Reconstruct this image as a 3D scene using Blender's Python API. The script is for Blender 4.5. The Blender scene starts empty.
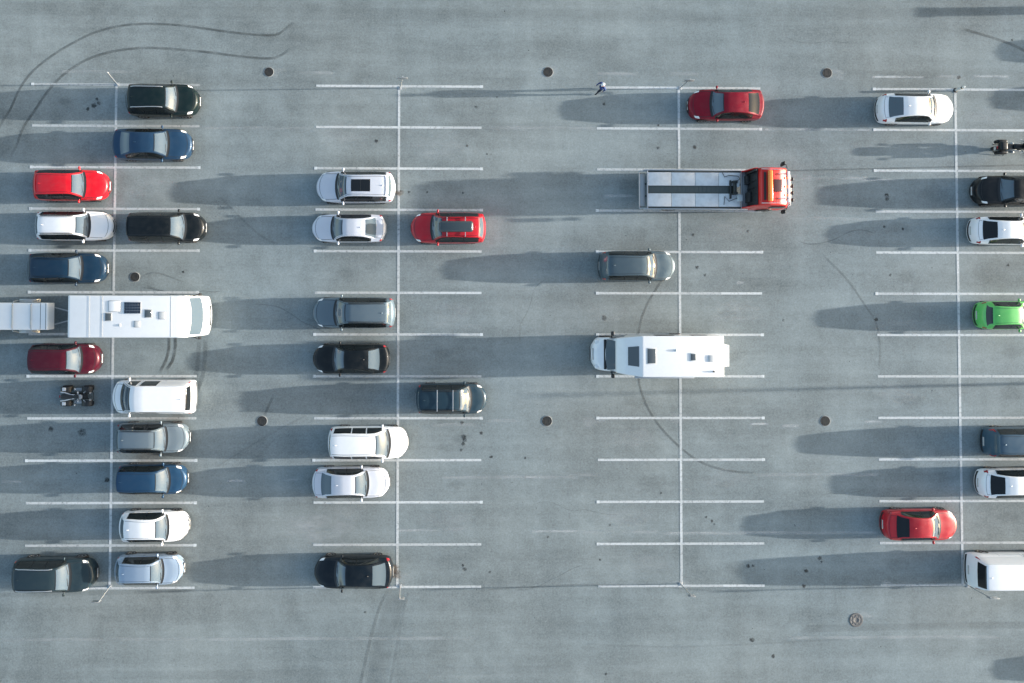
import bpy, bmesh, math, random
from mathutils import Vector, Matrix
R = math.radians
random.seed(7)
S = bpy.context.scene
C = S.collection
PI = math.pi

# ------------------------------------------------------------------ helpers
def lin(c):
    def f(v):
        v /= 255.0
        return v / 12.92 if v <= .04045 else ((v + .055) / 1.055) ** 2.4
    return tuple(f(v) for v in c)

MATS = {}
def mat(name, col, rough=.5, metal=0., coat=0., ior=1.5, dirt=0., emit=None, coat_rough=.06):
    if name in MATS: return MATS[name]
    m = bpy.data.materials.new(name); m.use_nodes = True
    nt = m.node_tree; b = nt.nodes['Principled BSDF']
    b.inputs['Base Color'].default_value = (*col, 1)
    b.inputs['Roughness'].default_value = rough
    b.inputs['Metallic'].default_value = metal
    b.inputs['IOR'].default_value = ior
    b.inputs['Coat Weight'].default_value = coat
    b.inputs['Coat Roughness'].default_value = coat_rough
    if dirt:
        tc = nt.nodes.new('ShaderNodeTexCoord')
        n = nt.nodes.new('ShaderNodeTexNoise'); n.inputs['Scale'].default_value = 3.1; n.inputs['Detail'].default_value = 6
        nt.links.new(tc.outputs['Object'], n.inputs['Vector'])
        mx = nt.nodes.new('ShaderNodeMix'); mx.data_type = 'RGBA'
        mx.inputs['A'].default_value = (*col, 1)
        g = .17
        mx.inputs['B'].default_value = (col[0]*.55+g*.45, col[1]*.55+g*.45, col[2]*.55+g*.44, 1)
        mr = nt.nodes.new('ShaderNodeMapRange'); mr.inputs['From Min'].default_value = .42; mr.inputs['From Max'].default_value = .8
        mr.inputs['To Max'].default_value = dirt
        nt.links.new(n.outputs['Fac'], mr.inputs['Value'])
        nt.links.new(mr.outputs['Result'], mx.inputs['Factor'])
        nt.links.new(mx.outputs['Result'], b.inputs['Base Color'])
        ad = nt.nodes.new('ShaderNodeMath'); ad.operation = 'MULTIPLY_ADD'
        ad.inputs[1].default_value = .35; ad.inputs[2].default_value = rough - .1
        nt.links.new(n.outputs['Fac'], ad.inputs[0]); nt.links.new(ad.outputs[0], b.inputs['Roughness'])
    MATS[name] = m
    return m

def paint(name, rgb, metal=0., k=.72, rough=.34):
    c = tuple(min(.82, v * k) for v in lin(rgb))
    dk = max(c) < .2
    return mat(name, c, rough, metal, coat=.3 if dk else .5, dirt=.08 if dk else .13, ior=1.33 if dk else 1.45)

M_black = mat('black_plastic', (.016, .018, .02), .5)
M_trim = mat('window_trim', (.012, .014, .016), .3)
M_tyre = mat('tyre_rubber', (.018, .018, .019), .85)
M_rim = mat('alloy_rim', (.45, .46, .48), .3, .8)
M_chrome = mat('chrome', (.7, .72, .74), .15, 1.)
M_silver = mat('silver_rail', (.5, .52, .54), .3, .7)
M_lamp = mat('lamp_lens', (.78, .79, .8), .2, 0, coat=1)
M_red = mat('red_lens', (.32, .012, .02), .2, coat=1)
M_amber = mat('amber_lens', (.75, .22, .03), .25, coat=1)
M_plate = mat('number_plate', (.42, .43, .43), .45)
M_glassf = mat('windscreen_glass', (.08, .112, .14), .06, ior=1.6)  # base colour lightened to stand in for sky reflected in the pane
M_glassr = mat('rear_glass', (.085, .115, .135), .06, ior=1.6)  # pale base here too, with the sky's reflection put into the colour
M_glassd = mat('dark_glass', (.008, .01, .012), .1, ior=1.5)
M_glasss = mat('side_glass', (.012, .016, .018), .08, ior=1.6)
M_white = paint('white_gelcoat', (240, 243, 246), k=.86)
M_alu = mat('aluminium_deck', (.64, .67, .70), .5, .1, dirt=.6)
M_galv = mat('galvanised_steel', (.42, .44, .45), .45, .6)
M_dark = mat('dark_steel', (.03, .034, .036), .6, .2)

def finish(name, bm, m, parent=None, sharp=38, weld=0):
    if weld: bmesh.ops.remove_doubles(bm, verts=bm.verts, dist=weld)
    bmesh.ops.recalc_face_normals(bm, faces=bm.faces)
    me = bpy.data.meshes.new(name); bm.to_mesh(me); bm.free()
    me.materials.append(m)
    me.shade_smooth(); me.set_sharp_from_angle(angle=R(sharp))
    o = bpy.data.objects.new(name, me); C.objects.link(o)
    if parent: o.parent = parent
    return o

def tag(o, label=None, cat=None, group=None, kind=None):
    if label: o['label'] = label
    if cat: o['category'] = cat
    if group: o['group'] = group
    if kind: o['kind'] = kind
    return o

def thing(name, label, cat, loc=(0, 0, 0), rz=0., group=None):
    o = bpy.data.objects.new(name, None); C.objects.link(o)
    o.location = loc; o.rotation_euler = (0, 0, rz); o.empty_display_size = .3
    return tag(o, label, cat, group)

def merge(bm, src):
    me = bpy.data.meshes.new('tmp'); src.to_mesh(me); src.free()
    bm.from_mesh(me); bpy.data.meshes.remove(me)

def box(bm, c, size, bev=0., rot=None, seg=2):
    b = bmesh.new(); bmesh.ops.create_cube(b, size=1)
    bmesh.ops.scale(b, vec=size, verts=b.verts)
    if bev: bmesh.ops.bevel(b, geom=list(b.edges), offset=min(bev, min(size) * .48), segments=seg, affect='EDGES', profile=.5)
    if rot is not None: bmesh.ops.transform(b, matrix=rot.to_4x4(), verts=b.verts)
    bmesh.ops.translate(b, vec=c, verts=b.verts)
    merge(bm, b)

def tube(bm, pts, r, n=8, cap=True):
    pts = [Vector(p) for p in pts]
    rs = r if isinstance(r, (list, tuple)) else [r] * len(pts)
    rings = []
    for i, p in enumerate(pts):
        d = (pts[min(i + 1, len(pts) - 1)] - pts[max(i - 1, 0)]).normalized()
        a = Vector((0, 0, 1)) if abs(d.z) < .9 else Vector((1, 0, 0))
        u = d.cross(a).normalized(); w = d.cross(u)
        rings.append([bm.verts.new(p + rs[i] * (math.cos(t) * u + math.sin(t) * w)) for t in [2 * PI * k / n for k in range(n)]])
    for a, b in zip(rings, rings[1:]):
        for k in range(n): bm.faces.new((a[k], a[(k + 1) % n], b[(k + 1) % n], b[k]))
    if cap: bm.faces.new(rings[0][::-1]); bm.faces.new(rings[-1])

def lathe(bm, prof, c, axis='Z', n=24):
    """prof: (radius, height along axis) list"""
    c = Vector(c); rings = []
    for r, h in prof:
        ring = []
        for k in range(n):
            t = 2 * PI * k / n
            a, b = r * math.cos(t), r * math.sin(t)
            p = {'Z': (a, b, h), 'Y': (a, h, b), 'X': (h, a, b)}[axis]
            ring.append(bm.verts.new(c + Vector(p)))
        rings.append(ring)
    for a, b in zip(rings, rings[1:]):
        for k in range(n): bm.faces.new((a[k], a[(k + 1) % n], b[(k + 1) % n], b[k]))
    bm.faces.new(rings[0][::-1]); bm.faces.new(rings[-1])

def ball(bm, c, size, n=12):
    b = bmesh.new(); bmesh.ops.create_uvsphere(b, u_segments=n, v_segments=max(6, n // 2 + 2), radius=1)
    bmesh.ops.scale(b, vec=size, verts=b.verts); bmesh.ops.translate(b, vec=c, verts=b.verts); merge(bm, b)

def profile(bm, pts, hw, bev=.08, seg=3, taper=None, warp=None):
    """side outline (x, z) extruded across the width 2*hw, edges rounded"""
    b = bmesh.new()
    lo = [b.verts.new((x, -hw, z)) for x, z in pts]; hi = [b.verts.new((x, hw, z)) for x, z in pts]
    n = len(pts)
    b.faces.new(lo); b.faces.new(hi[::-1])
    for k in range(n): b.faces.new((lo[k], lo[(k + 1) % n], hi[(k + 1) % n], hi[k]))
    bmesh.ops.recalc_face_normals(b, faces=b.faces)
    if bev: bmesh.ops.bevel(b, geom=list(b.edges), offset=bev, segments=seg, affect='EDGES', profile=.5, clamp_overlap=True)
    if warp:
        for f in (-.8, -.55, -.28, 0, .28, .55, .8):
            bmesh.ops.bisect_plane(b, geom=list(b.verts) + list(b.edges) + list(b.faces), plane_co=(0, hw * f, 0), plane_no=(0, 1, 0))
    if taper:
        for v in b.verts: v.co.y *= taper(v.co.x, v.co.z)
    if warp:
        for v in b.verts: v.co.x -= warp(v.co.x, abs(v.co.y) / hw)
    merge(bm, b)

def mk(fn, *a, **k):
    bm = bmesh.new(); fn(bm, *a, **k); return bm

def interp(pts):
    """monotone cubic through (x, y) points"""
    xs = [p[0] for p in pts]; ys = [p[1] for p in pts]; n = len(xs)
    d = [(ys[i + 1] - ys[i]) / (xs[i + 1] - xs[i]) for i in range(n - 1)]
    t = [d[0]] + [0 if d[i - 1] * d[i] <= 0 else 2 * d[i - 1] * d[i] / (d[i - 1] + d[i]) for i in range(1, n - 1)] + [d[-1]]
    def f(x):
        x = min(max(x, xs[0]), xs[-1]); i = 0
        while i < n - 2 and x > xs[i + 1]: i += 1
        h = xs[i + 1] - xs[i]; u = (x - xs[i]) / h
        return (ys[i] * (1 + 2 * u) * (1 - u) ** 2 + h * t[i] * u * (1 - u) ** 2 + ys[i + 1] * u * u * (3 - 2 * u) + h * t[i + 1] * u * u * (u - 1))
    return f

# ------------------------------------------------------------------ wheels
def wheel(parent, x, y, r=.32, w=.22, side=1, z=None, rimmat=None):
    z = r if z is None else z
    t = w / 2
    o = finish('wheel', mk(lathe, [(r * .6, -t * .9), (r * .9, -t), (r * .985, -t * .7), (r, 0), (r * .985, t * .7), (r * .9, t), (r * .6, t * .9)], (0, 0, 0), 'Y', 28), M_tyre, parent)
    o.location = (x, y, z)
    b = bmesh.new()
    s = side
    lathe(b, [(r * .63, s * t * .55), (r * .63, s * t * .93), (r * .55, s * t * .93), (r * .5, s * t * .6)], (0, 0, 0), 'Y', 24)
    for k in range(5):
        a = 2 * PI * k / 5
        box(b, (math.cos(a) * r * .32, s * t * .78, math.sin(a) * r * .32), (r * .55, t * .2, r * .16), .01, Matrix.Rotation(-a, 3, 'Y'))
    lathe(b, [(r * .13, s * t * .6), (r * .13, s * t * .92), (r * .05, s * t * .95)], (0, 0, 0), 'Y', 12)
    finish('rim', b, rimmat or M_rim, o)
    return o

# ------------------------------------------------------------------ parametric car
PROF = {
 'sedan': [(0, .43), (.012, .49), (.04, .535), (.13, .60), (.265, .655), (.43, .955), (.5, .992), (.58, 1.), (.68, .972), (.725, .945), (.885, .735), (.955, .712), (.985, .67), (1, .56)],
 'liftback': [(0, .43), (.012, .49), (.04, .535), (.13, .60), (.265, .655), (.42, .955), (.5, .992), (.58, 1.), (.68, .975), (.74, .945), (.925, .745), (.965, .72), (.985, .66), (1, .55)],
 'wagon': [(0, .43), (.012, .49), (.04, .54), (.13, .605), (.265, .66), (.415, .955), (.49, .992), (.6, 1.), (.8, .975), (.895, .94), (.97, .70), (.985, .63), (1, .50)],
 'suv': [(0, .42), (.012, .50), (.035, .555), (.12, .61), (.255, .655), (.40, .955), (.48, .99), (.6, 1.), (.8, .98), (.90, .945), (.965, .70), (.985, .62), (1, .46)],
 'mpv': [(0, .40), (.012, .46), (.035, .51), (.11, .57), (.215, .62), (.39, .955), (.47, .992), (.6, 1.), (.82, .985), (.94, .955), (.975, .70), (.988, .60), (1, .45)],
 'hatch': [(0, .42), (.012, .48), (.04, .53), (.12, .585), (.255, .645), (.415, .955), (.5, .992), (.6, 1.), (.75, .975), (.86, .93), (.955, .69), (.98, .62), (1, .47)],
 'van': [(0, .34), (.01, .42), (.03, .47), (.08, .525), (.135, .56), (.30, .95), (.36, .985), (.47, 1.), (.8, 1.), (.95, .985), (.972, .96), (.99, .62), (1, .4)],
}
# cowl, windscreen top, rear glass top, rear glass bottom, tumblehome, B pillar, C pillar, D end
KEYS = {'sedan': (.275, .425, .725, .88, .40, .545, .715, .83), 'liftback': (.275, .415, .74, .92, .40, .54, .71, .85),
        'wagon': (.275, .41, .90, .965, .36, .53, .70, .90), 'suv': (.265, .395, .905, .96, .33, .53, .70, .90),
        'mpv': (.225, .385, .94, .972, .30, .50, .69, .92), 'hatch': (.265, .41, .865, .95, .38, .56, .74, .86),
        'van': (.145, .29, .966, .988, .14, .37, .62, .93)}
NT = 8; VC = 10 + NT

class Shape:
    def __init__(s, kind, L, W, H):
        s.kind, s.L, s.W, s.H = kind, L, W / 2, H
        s.zt_ = interp(PROF[kind]); k = KEYS[kind]
        s.cowl, s.wtop, s.rtop, s.rbot, s.tum, s.B, s.Cp, s.D = k
        if kind == 'van':
            s.w_ = interp([(0, .88), (.03, .93), (.1, .985), (.2, 1.), (.9, 1.), (.97, .985), (1, .95)]); s.c0, s.c1 = .30, .10
        else:
            s.w_ = interp([(0, .80), (.02, .87), (.06, .925), (.14, .975), (.26, 1.), (.75, 1.), (.88, .975), (.95, .945), (.985, .90), (1, .84)]); s.c0, s.c1 = .36, .22
        if kind in ('mpv', 'wagon'): s.c1 = .15
    def zt(s, u): return s.zt_(u) * s.H
    def zb(s, u):
        b = s.H * (.56 + .085 * min(1, u * 1.3)) if s.kind != 'van' else s.H * (.50 + .04 * u)
        return min(b, s.zt(u) - .045)
    def section(s, u):
        w = s.w_(u) * s.W; zt = s.zt(u); zb = s.zb(u)
        g = .20 if s.kind != 'suv' else .24
        p = [(w * .90, g), (w * .965, g + .11), (w, max(g + .13, .60 * zb)), (w * .992, max(g + .15, .86 * zb)), (w * .957, zb)]
        h = zt - zb
        wr = w * .945 - h * s.tum - min(.05, h * .3)
        r = min(.11, h * .45)
        for k in range(4):
            t = k / 3
            y0, z0 = w * .945, zb + .006; y1, z1 = wr, zt - r
            p.append((y0 + (y1 - y0) * t + .018 * math.sin(PI * t) * min(1, h * 3), z0 + (z1 - z0) * t))
        p.append((wr - .28 * r, zt - .36 * r)); yc = wr - .95 * r; zc = zt - .06 * r
        p.append((yc, zc))
        crown = .035 if u > s.cowl else .045
        for k in range(1, NT + 1):
            y = yc * (1 - k / NT)
            z = zc + crown * (1 - (y / yc) ** 2) - crown * .4
            if .05 < u < s.cowl and s.kind != 'van':
                f = min(1, (u - .05) * 12) * min(1, (s.cowl - u) * 12)
                z += .016 * f * math.exp(-((abs(y) / yc - .66) / .16) ** 2)
            p.append((y, z))
        return p, w
    def xs(s, u, y, w):
        c = s.c0 * max(0, 1 - u / .6) if u < .6 else -s.c1 * ((u - .6) / .4) ** 2
        return s.L / 2 - u * s.L - c * (abs(y) / w) ** 2.3
    def P(s, u, v, side=1):
        p, w = s.section(u); i = min(int(v), len(p) - 2); f = v - i
        y = p[i][0] * (1 - f) + p[i + 1][0] * f; z = p[i][1] * (1 - f) + p[i + 1][1] * f
        return Vector((s.xs(u, y, w), y * side, z))
    def N(s, u, v, side=1):
        e = .004; u0, u1 = max(0, u - e), min(1, u + e); v0, v1 = max(0, v - .15), min(VC, v + .15)
        a = s.P(u1, v, side) - s.P(u0, v, side); b = s.P(u, v1, side) - s.P(u, v0, side)
        n = a.cross(b)
        if n.length < 1e-9: return Vector((0, 0, 1))
        n.normalize()
        q = s.P(u, v, side) - Vector((s.P(u, v, side).x * .8, 0, .45))
        return n if n.dot(q) > 0 else -n
    def body(s):
        bm = bmesh.new()
        us = sorted(set([round(k / 60, 4) for k in range(61)] + [a for a, _ in PROF[s.kind]] + [.006, .02, .03, .95, .96, .97, .99, .995]))
        rings = []
        for u in us:
            p, w = s.section(u)
            L_ = [bm.verts.new((s.xs(u, y, w), y, z)) for y, z in p]
            R_ = [bm.verts.new((s.xs(u, y, w), -y, z)) for y, z in p[:-1]]
            rings.append(L_ + R_[::-1])
        n = len(rings[0])
        for a, b in zip(rings, rings[1:]):
            for k in range(n): bm.faces.new((a[k], a[(k + 1) % n], b[(k + 1) % n], b[k]))
        for u in (us[0], us[-1]):
            p, w = s.section(u); yc = p[10][0]
            ts = [p[10 + k][0] / yc for k in range(NT + 1)]; ts = ts + [-t for t in ts[-2::-1]]
            rows = []
            for i in range(11):
                y, z = p[i]
                rows.append([bm.verts.new((s.xs(u, y * t, w), y * t, z + ((p[10 + min(j, 2 * NT - j)][1] - p[10][1]) if i == 10 else 0))) for j, t in enumerate(ts)])
            for a, b in zip(rows, rows[1:]):
                for k in range(len(a) - 1): bm.faces.new((a[k], a[k + 1], b[k + 1], b[k]))
        return bm
    def top(s, u0, u1, v0, off=.006, n=12, m=14, y0=-1, y1=1, side_cut=None):
        """patch across the upper surface, |y| limited by section index v0"""
        bm = bmesh.new(); g = []
        for i in range(n + 1):
            u = u0 + (u1 - u0) * i / n; row = []
            for j in range(m + 1):
                t = y0 + (y1 - y0) * j / m
                v = VC - (VC - v0) * abs(t); sd = 1 if t >= 0 else -1
                row.append(bm.verts.new(s.P(u, v, sd) + off * s.N(u, v, sd)))
            g.append(row)
        for a, b in zip(g, g[1:]):
            for j in range(m): bm.faces.new((a[j], a[j + 1], b[j + 1], b[j]))
        return bm
    def side(s, bm, u0, u1, v0, v1, sd, off=.006, n=10, m=4):
        g = []
        for i in range(n + 1):
            u = u0 + (u1 - u0) * i / n
            g.append([bm.verts.new(s.P(u, v0 + (v1 - v0) * j / m, sd) + off * s.N(u, v0 + (v1 - v0) * j / m, sd)) for j in range(m + 1)])
        for a, b in zip(g, g[1:]):
            for j in range(m): bm.faces.new((a[j], a[j + 1], b[j + 1], b[j]))
    def cap(s, bm, end, t0, t1, z0, z1, off=.008, n=10):
        """patch on the front (end=0) or rear (end=1) face"""
        p, w = s.section(end); d = 1 if end == 0 else -1
        def yw(z):
            for a, b in zip(p[:9], p[1:10]):
                if a[1] <= z <= b[1]: return a[0] + (b[0] - a[0]) * (z - a[1]) / max(1e-6, b[1] - a[1])
            return p[9][0] if z > p[9][1] else p[0][0]
        g = []
        for z in (z0, (z0 + z1) / 2, z1):
            g.append([bm.verts.new((s.xs(end, yw(z) * (t0 + (t1 - t0) * j / n), w) + d * off, yw(z) * (t0 + (t1 - t0) * j / n), z)) for j in range(n + 1)])
        for a, b in zip(g, g[1:]):
            for j in range(n): bm.faces.new((a[j], a[j + 1], b[j + 1], b[j]))
    def arch(s, bm, xc, zc, r, sd, off=.005):
        u = (s.L / 2 - xc) / s.L; p, w = s.section(u)
        ctr = None; ring = []
        def y_at(z):
            for a, b in zip(p[:4], p[1:5]):
                if a[1] <= z <= b[1]: return a[0] + (b[0] - a[0]) * (z - a[1]) / (b[1] - a[1])
            return p[0][0]
        for k in range(19):
            a = PI * k / 18 * 1.12 - .06 * PI
            x = xc + r * math.cos(a); z = max(p[0][1] + .005, zc + r * math.sin(a))
            uu = (s.L / 2 - x) / s.L; ww = s.w_(uu) / s.w_(u)
            ring.append(bm.verts.new((x, sd * (y_at(z) * ww + off), z)))
        ctr = bm.verts.new((xc, sd * (y_at(zc) + off), zc))
        for a, b in zip(ring, ring[1:]): bm.faces.new((a, b, ctr))

def car(name, label, cat, x, y, L, W, head, H, kind, pm, group, glassf=None, glassr=None, sideg=None, rails=None, pano=None, roofbox=False,
        plate_front=True, lampm=None, mirror=None, rearmat=None, spoiler=False, wiper=True, cross=False, roofm=None, tint=False, front_trim=None):
    t = thing(name, label, cat, (x, y, 0), 0 if head > 0 else PI, group)
    s = Shape(kind, L, W, H)
    finish('body', s.body(), pm, t, 32, 1e-4)
    # glass: black surround first, then the pane a few millimetres proud of it
    b = s.top(s.cowl - .018, s.wtop + .004, 9.4, .004); finish('windscreen_surround', b, M_trim, t)
    finish('windscreen', s.top(s.cowl + .012, s.wtop - .006, 10.2, .009), glassf or M_glassf, t)
    if kind != 'van':
        finish('rear_window', s.top(s.rtop + .012, s.rbot - .004, 10.2, .008), glassr or M_glassr, t)
        finish('cowl_grille', s.top(s.cowl - .012, s.cowl + .012, 9.6, .012, 4), M_black, t)
    else:
        finish('rear_window', s.top(s.rtop, s.rbot, 10.0, .012), glassr or M_glassd, t)
    a0 = s.cowl + (s.wtop - s.cowl) * .42
    for sd in (1, -1):
        spans = [(a0, s.B - .008), (s.B + .008, s.Cp - .006)]
        if kind in ('wagon', 'suv', 'mpv'): spans.append((s.Cp + .008, s.D))
        elif kind in ('sedan', 'liftback', 'hatch'): spans[-1] = (s.B + .008, s.D - .03)
        if kind == 'van': spans = [(a0, .35), (.40, .61)] if sideg is None else sideg.get(sd, [(a0, .35)])
        tb = bmesh.new(); s.side(tb, a0 - .03, min(s.D + .012, spans[-1][1] + .015), 4.55, 8.35, sd, .004, 16)
        if kind != 'van' and not tint: finish('window_trim', tb, M_trim, t)
        else: tb.free()
        for u0, u1 in spans:
            wb = bmesh.new(); s.side(wb, u0, u1, 4.95, 8.05, sd, .008); finish('side_window', wb, M_glasss, t)
        # mirror, on the side away from the pane corner
        mb = bmesh.new(); q = s.P(s.cowl + .05, 4.4, sd)
        tube(mb, [q - Vector((0, sd * .03, -.02)), q + Vector((0, sd * .08, .05))], .025, 6)
        box(mb, q + Vector((-.01, sd * .115, .08)), (.12, .17, .13), .045, seg=3); finish('mirror', mb, mirror or pm, t)
        for ub in (s.B - .055, s.Cp + .01)[:1 if kind == 'van' else 2]:
            hb = bmesh.new(); s.side(hb, ub, ub + .032, 3.35, 3.55, sd, .02, 3, 1); finish('door_handle', hb, pm if kind != 'van' else M_black, t)
        for ud in (s.cowl + .035, s.B, min(.8, s.Cp + .05)):
            db = bmesh.new(); s.side(db, ud - .0012, ud + .0012, .9, 4.4, sd, .003, 1, 8); finish('door_gap', db, M_black, t)
        sb = bmesh.new(); s.side(sb, .2, .8, .1, .95, sd, .006, 10, 3); finish('sill_trim', sb, M_black, t)
        # lamps
        lb = bmesh.new(); s.side(lb, .016, .078, 3.7, 10.5, sd, .01, 8, 10)
        finish('headlight', lb, lampm or M_lamp, t)
        rb = bmesh.new()
        if kind in ('sedan', 'liftback'): s.side(rb, .955, .996, 3.2, 9.3, sd, .01, 6, 6)
        elif kind == 'van': s.side(rb, .978, .994, 4.2, 7.0, sd, .012, 3, 5)
        else: s.side(rb, .955, .994, 3.4, 7.2, sd, .011, 6, 6)
        finish('tail_light', rb, M_red, t)
        if rails:
            rr = bmesh.new(); us = [s.wtop + .035 + (s.rtop - s.wtop - .06) * k / 10 for k in range(11)]
            pts = [s.P(u, 9.3, sd) + Vector((0, 0, .055)) for u in us]
            pts[0].z -= .05; pts[-1].z -= .05
            tube(rr, pts, .024, 8)
            for k in (0, 5, 10): tube(rr, [s.P(us[k], 9.3, sd) - Vector((0, 0, .02)), pts[k]], .02, 6)
            finish('roof_rail', rr, rails, t)
    # shut lines of the bonnet and the tail
    q0 = .965 if kind != 'van' else .9
    for sd in (1, -1):
        gb_ = s.top(.05, s.cowl - .02, 10, .004, 10, 1, sd * q0, sd * (q0 - .028)); finish('bonnet_gap', gb_, M_black, t)
    finish('bonnet_gap', s.top(.048, .0525, 10, .005, 1, 14, -q0, q0), M_black, t)
    if kind in ('sedan', 'liftback'):
        for sd in (1, -1): finish('boot_gap', s.top(s.rbot + .004, .965, 10, .004, 5, 1, sd * .93, sd * .905), M_black, t)
        finish('boot_gap', s.top(.965, .968, 10, .005, 1, 14, -.93, .93), M_black, t)
    if kind in ('wagon', 'suv', 'mpv', 'hatch'):
        for sd in (1, -1):
            finish('roof_gutter', s.top(s.wtop + .01, s.rtop - .005, 10, .004, 14, 1, sd * .985, sd * .95), M_trim, t)
    if cross:
        for u in (s.wtop + .09, s.B + .2):
            cb = bmesh.new(); a = s.P(u, 9.3, 1) + Vector((0, 0, .075)); c = s.P(u, 9.3, -1) + Vector((0, 0, .075))
            box(cb, (a + c) / 2, (.05, abs(a.y - c.y) + .1, .03), .01); finish('roof_bar', cb, M_silver, t)
    if pano:
        finish('sunroof', s.top(pano[0], pano[1], VC - (VC - 10) * pano[2], .006), M_glassd, t)
        pb = s.top((pano[0] + pano[1]) / 2 - .003, (pano[0] + pano[1]) / 2 + .003, VC - (VC - 10) * pano[2], .011, 2); finish('sunroof_bar', pb, M_black, t)
    if roofm:
        finish('roof_skin', s.top(s.wtop + .02, s.rtop - .01, 10, .005), roofm, t)
    # front face
    gb = bmesh.new(); p, w = s.section(0); zt0 = p[9][1]
    s.cap(gb, 0, -.52, .52, zt0 - .19, zt0 - .03, .01); finish('grille', gb, front_trim or M_black, t)
    ib = bmesh.new(); s.cap(ib, 0, -.7, .7, .24, .36, .01); finish('air_intake', ib, M_black, t)
    if plate_front:
        nb = bmesh.new(); box(nb, (s.L / 2 - .002, 0, .43), (.02, .52, .115), .004); finish('number_plate', nb, M_plate, t)
    rb2 = bmesh.new(); s.cap(rb2, 1, -.92, .92, .25, .40, .01); finish('rear_bumper_trim', rb2, M_black, t)
    nb = bmesh.new(); box(nb, (-s.L / 2 - .004, 0, .55 if kind != 'van' else .62), (.02, .52, .115), .004); finish('number_plate', nb, M_plate, t)
    if wiper:
        for yy, dy in ((.15, .5), (-.5, .45)):
            wb = bmesh.new(); pts = []
            for k in range(5):
                yt = yy + dy * k / 4 ; u = s.cowl + .018 + .012 * k / 4
                vv = 10 + NT * (1 - min(.98, abs(yt) / (s.section(u)[0][10][0]))); sd = 1 if yt >= 0 else -1
                pts.append(s.P(u, vv, sd) + .022 * s.N(u, vv, sd))
            tube(wb, pts, .012, 5); finish('wiper', wb, M_black, t)
    if spoiler:
        finish('rear_spoiler', s.top(s.rtop - .012, s.rtop + .016, 9.8, .03, 4), pm, t)
    ab = bmesh.new(); q = s.P(s.rtop - .06, VC, 1)
    profile(ab, [(q.x - .09, q.z), (q.x + .09, q.z), (q.x - .05, q.z + .055)], .022, .006, 1); finish('antenna', ab, pm, t)
    if roofbox:
        q = s.P(.60, VC); bx = bmesh.new()
        box(bx, (q.x, 0, q.z + .22), (2.0, .64, .34), .16, seg=4); rb_ = finish('roof_box', bx, mat('roof_box_shell', (.03, .045, .055), .3, coat=.5), t)
        for u in (.48, .72):
            cb = bmesh.new(); a = s.P(u, 9.3, 1); box(cb, (s.P(u, VC).x, 0, q.z + .04), (.05, abs(a.y) * 2 + .02, .04), .01); finish('roof_bar', cb, M_silver, t)
    r = {'suv': .36, 'van': .34, 'mpv': .325}.get(kind, .318)
    xf, xr = (s.L / 2 - .20 * L, s.L / 2 - .795 * L) if kind != 'van' else (s.L / 2 - .185 * L, s.L / 2 - .80 * L)
    for xx in (xf, xr):
        for sd in (1, -1):
            ac = bmesh.new(); s.arch(ac, xx, r, r * 1.13, sd); finish('wheel_arch', ac, M_black, t)
            wheel(t, xx, sd * (s.W * .985 - .105), r, .22, sd)
    return t

# ------------------------------------------------------------------ materials of the ground
def nodes_of(m):
    m.use_nodes = True; return m.node_tree, m.node_tree.nodes, m.node_tree.links

def noise(nt, vec, scale, detail=4, rough=.55, stretch=None, loc=None):
    mp = nt.nodes.new('ShaderNodeMapping'); nt.links.new(vec, mp.inputs['Vector'])
    if stretch: mp.inputs['Scale'].default_value = stretch
    if loc: mp.inputs['Location'].default_value = loc
    n = nt.nodes.new('ShaderNodeTexNoise'); n.inputs['Scale'].default_value = scale
    n.inputs['Detail'].default_value = detail; n.inputs['Roughness'].default_value = rough
    nt.links.new(mp.outputs['Vector'], n.inputs['Vector'])
    return n.outputs['Fac']

def math_(nt, op, a, b=None, c=None, clamp=False):
    m = nt.nodes.new('ShaderNodeMath'); m.operation = op; m.use_clamp = clamp
    for i, v in enumerate((a, b, c)):
        if v is None: continue
        if isinstance(v, (int, float)): m.inputs[i].default_value = v
        else: nt.links.new(v, m.inputs[i])
    return m.outputs[0]

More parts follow.
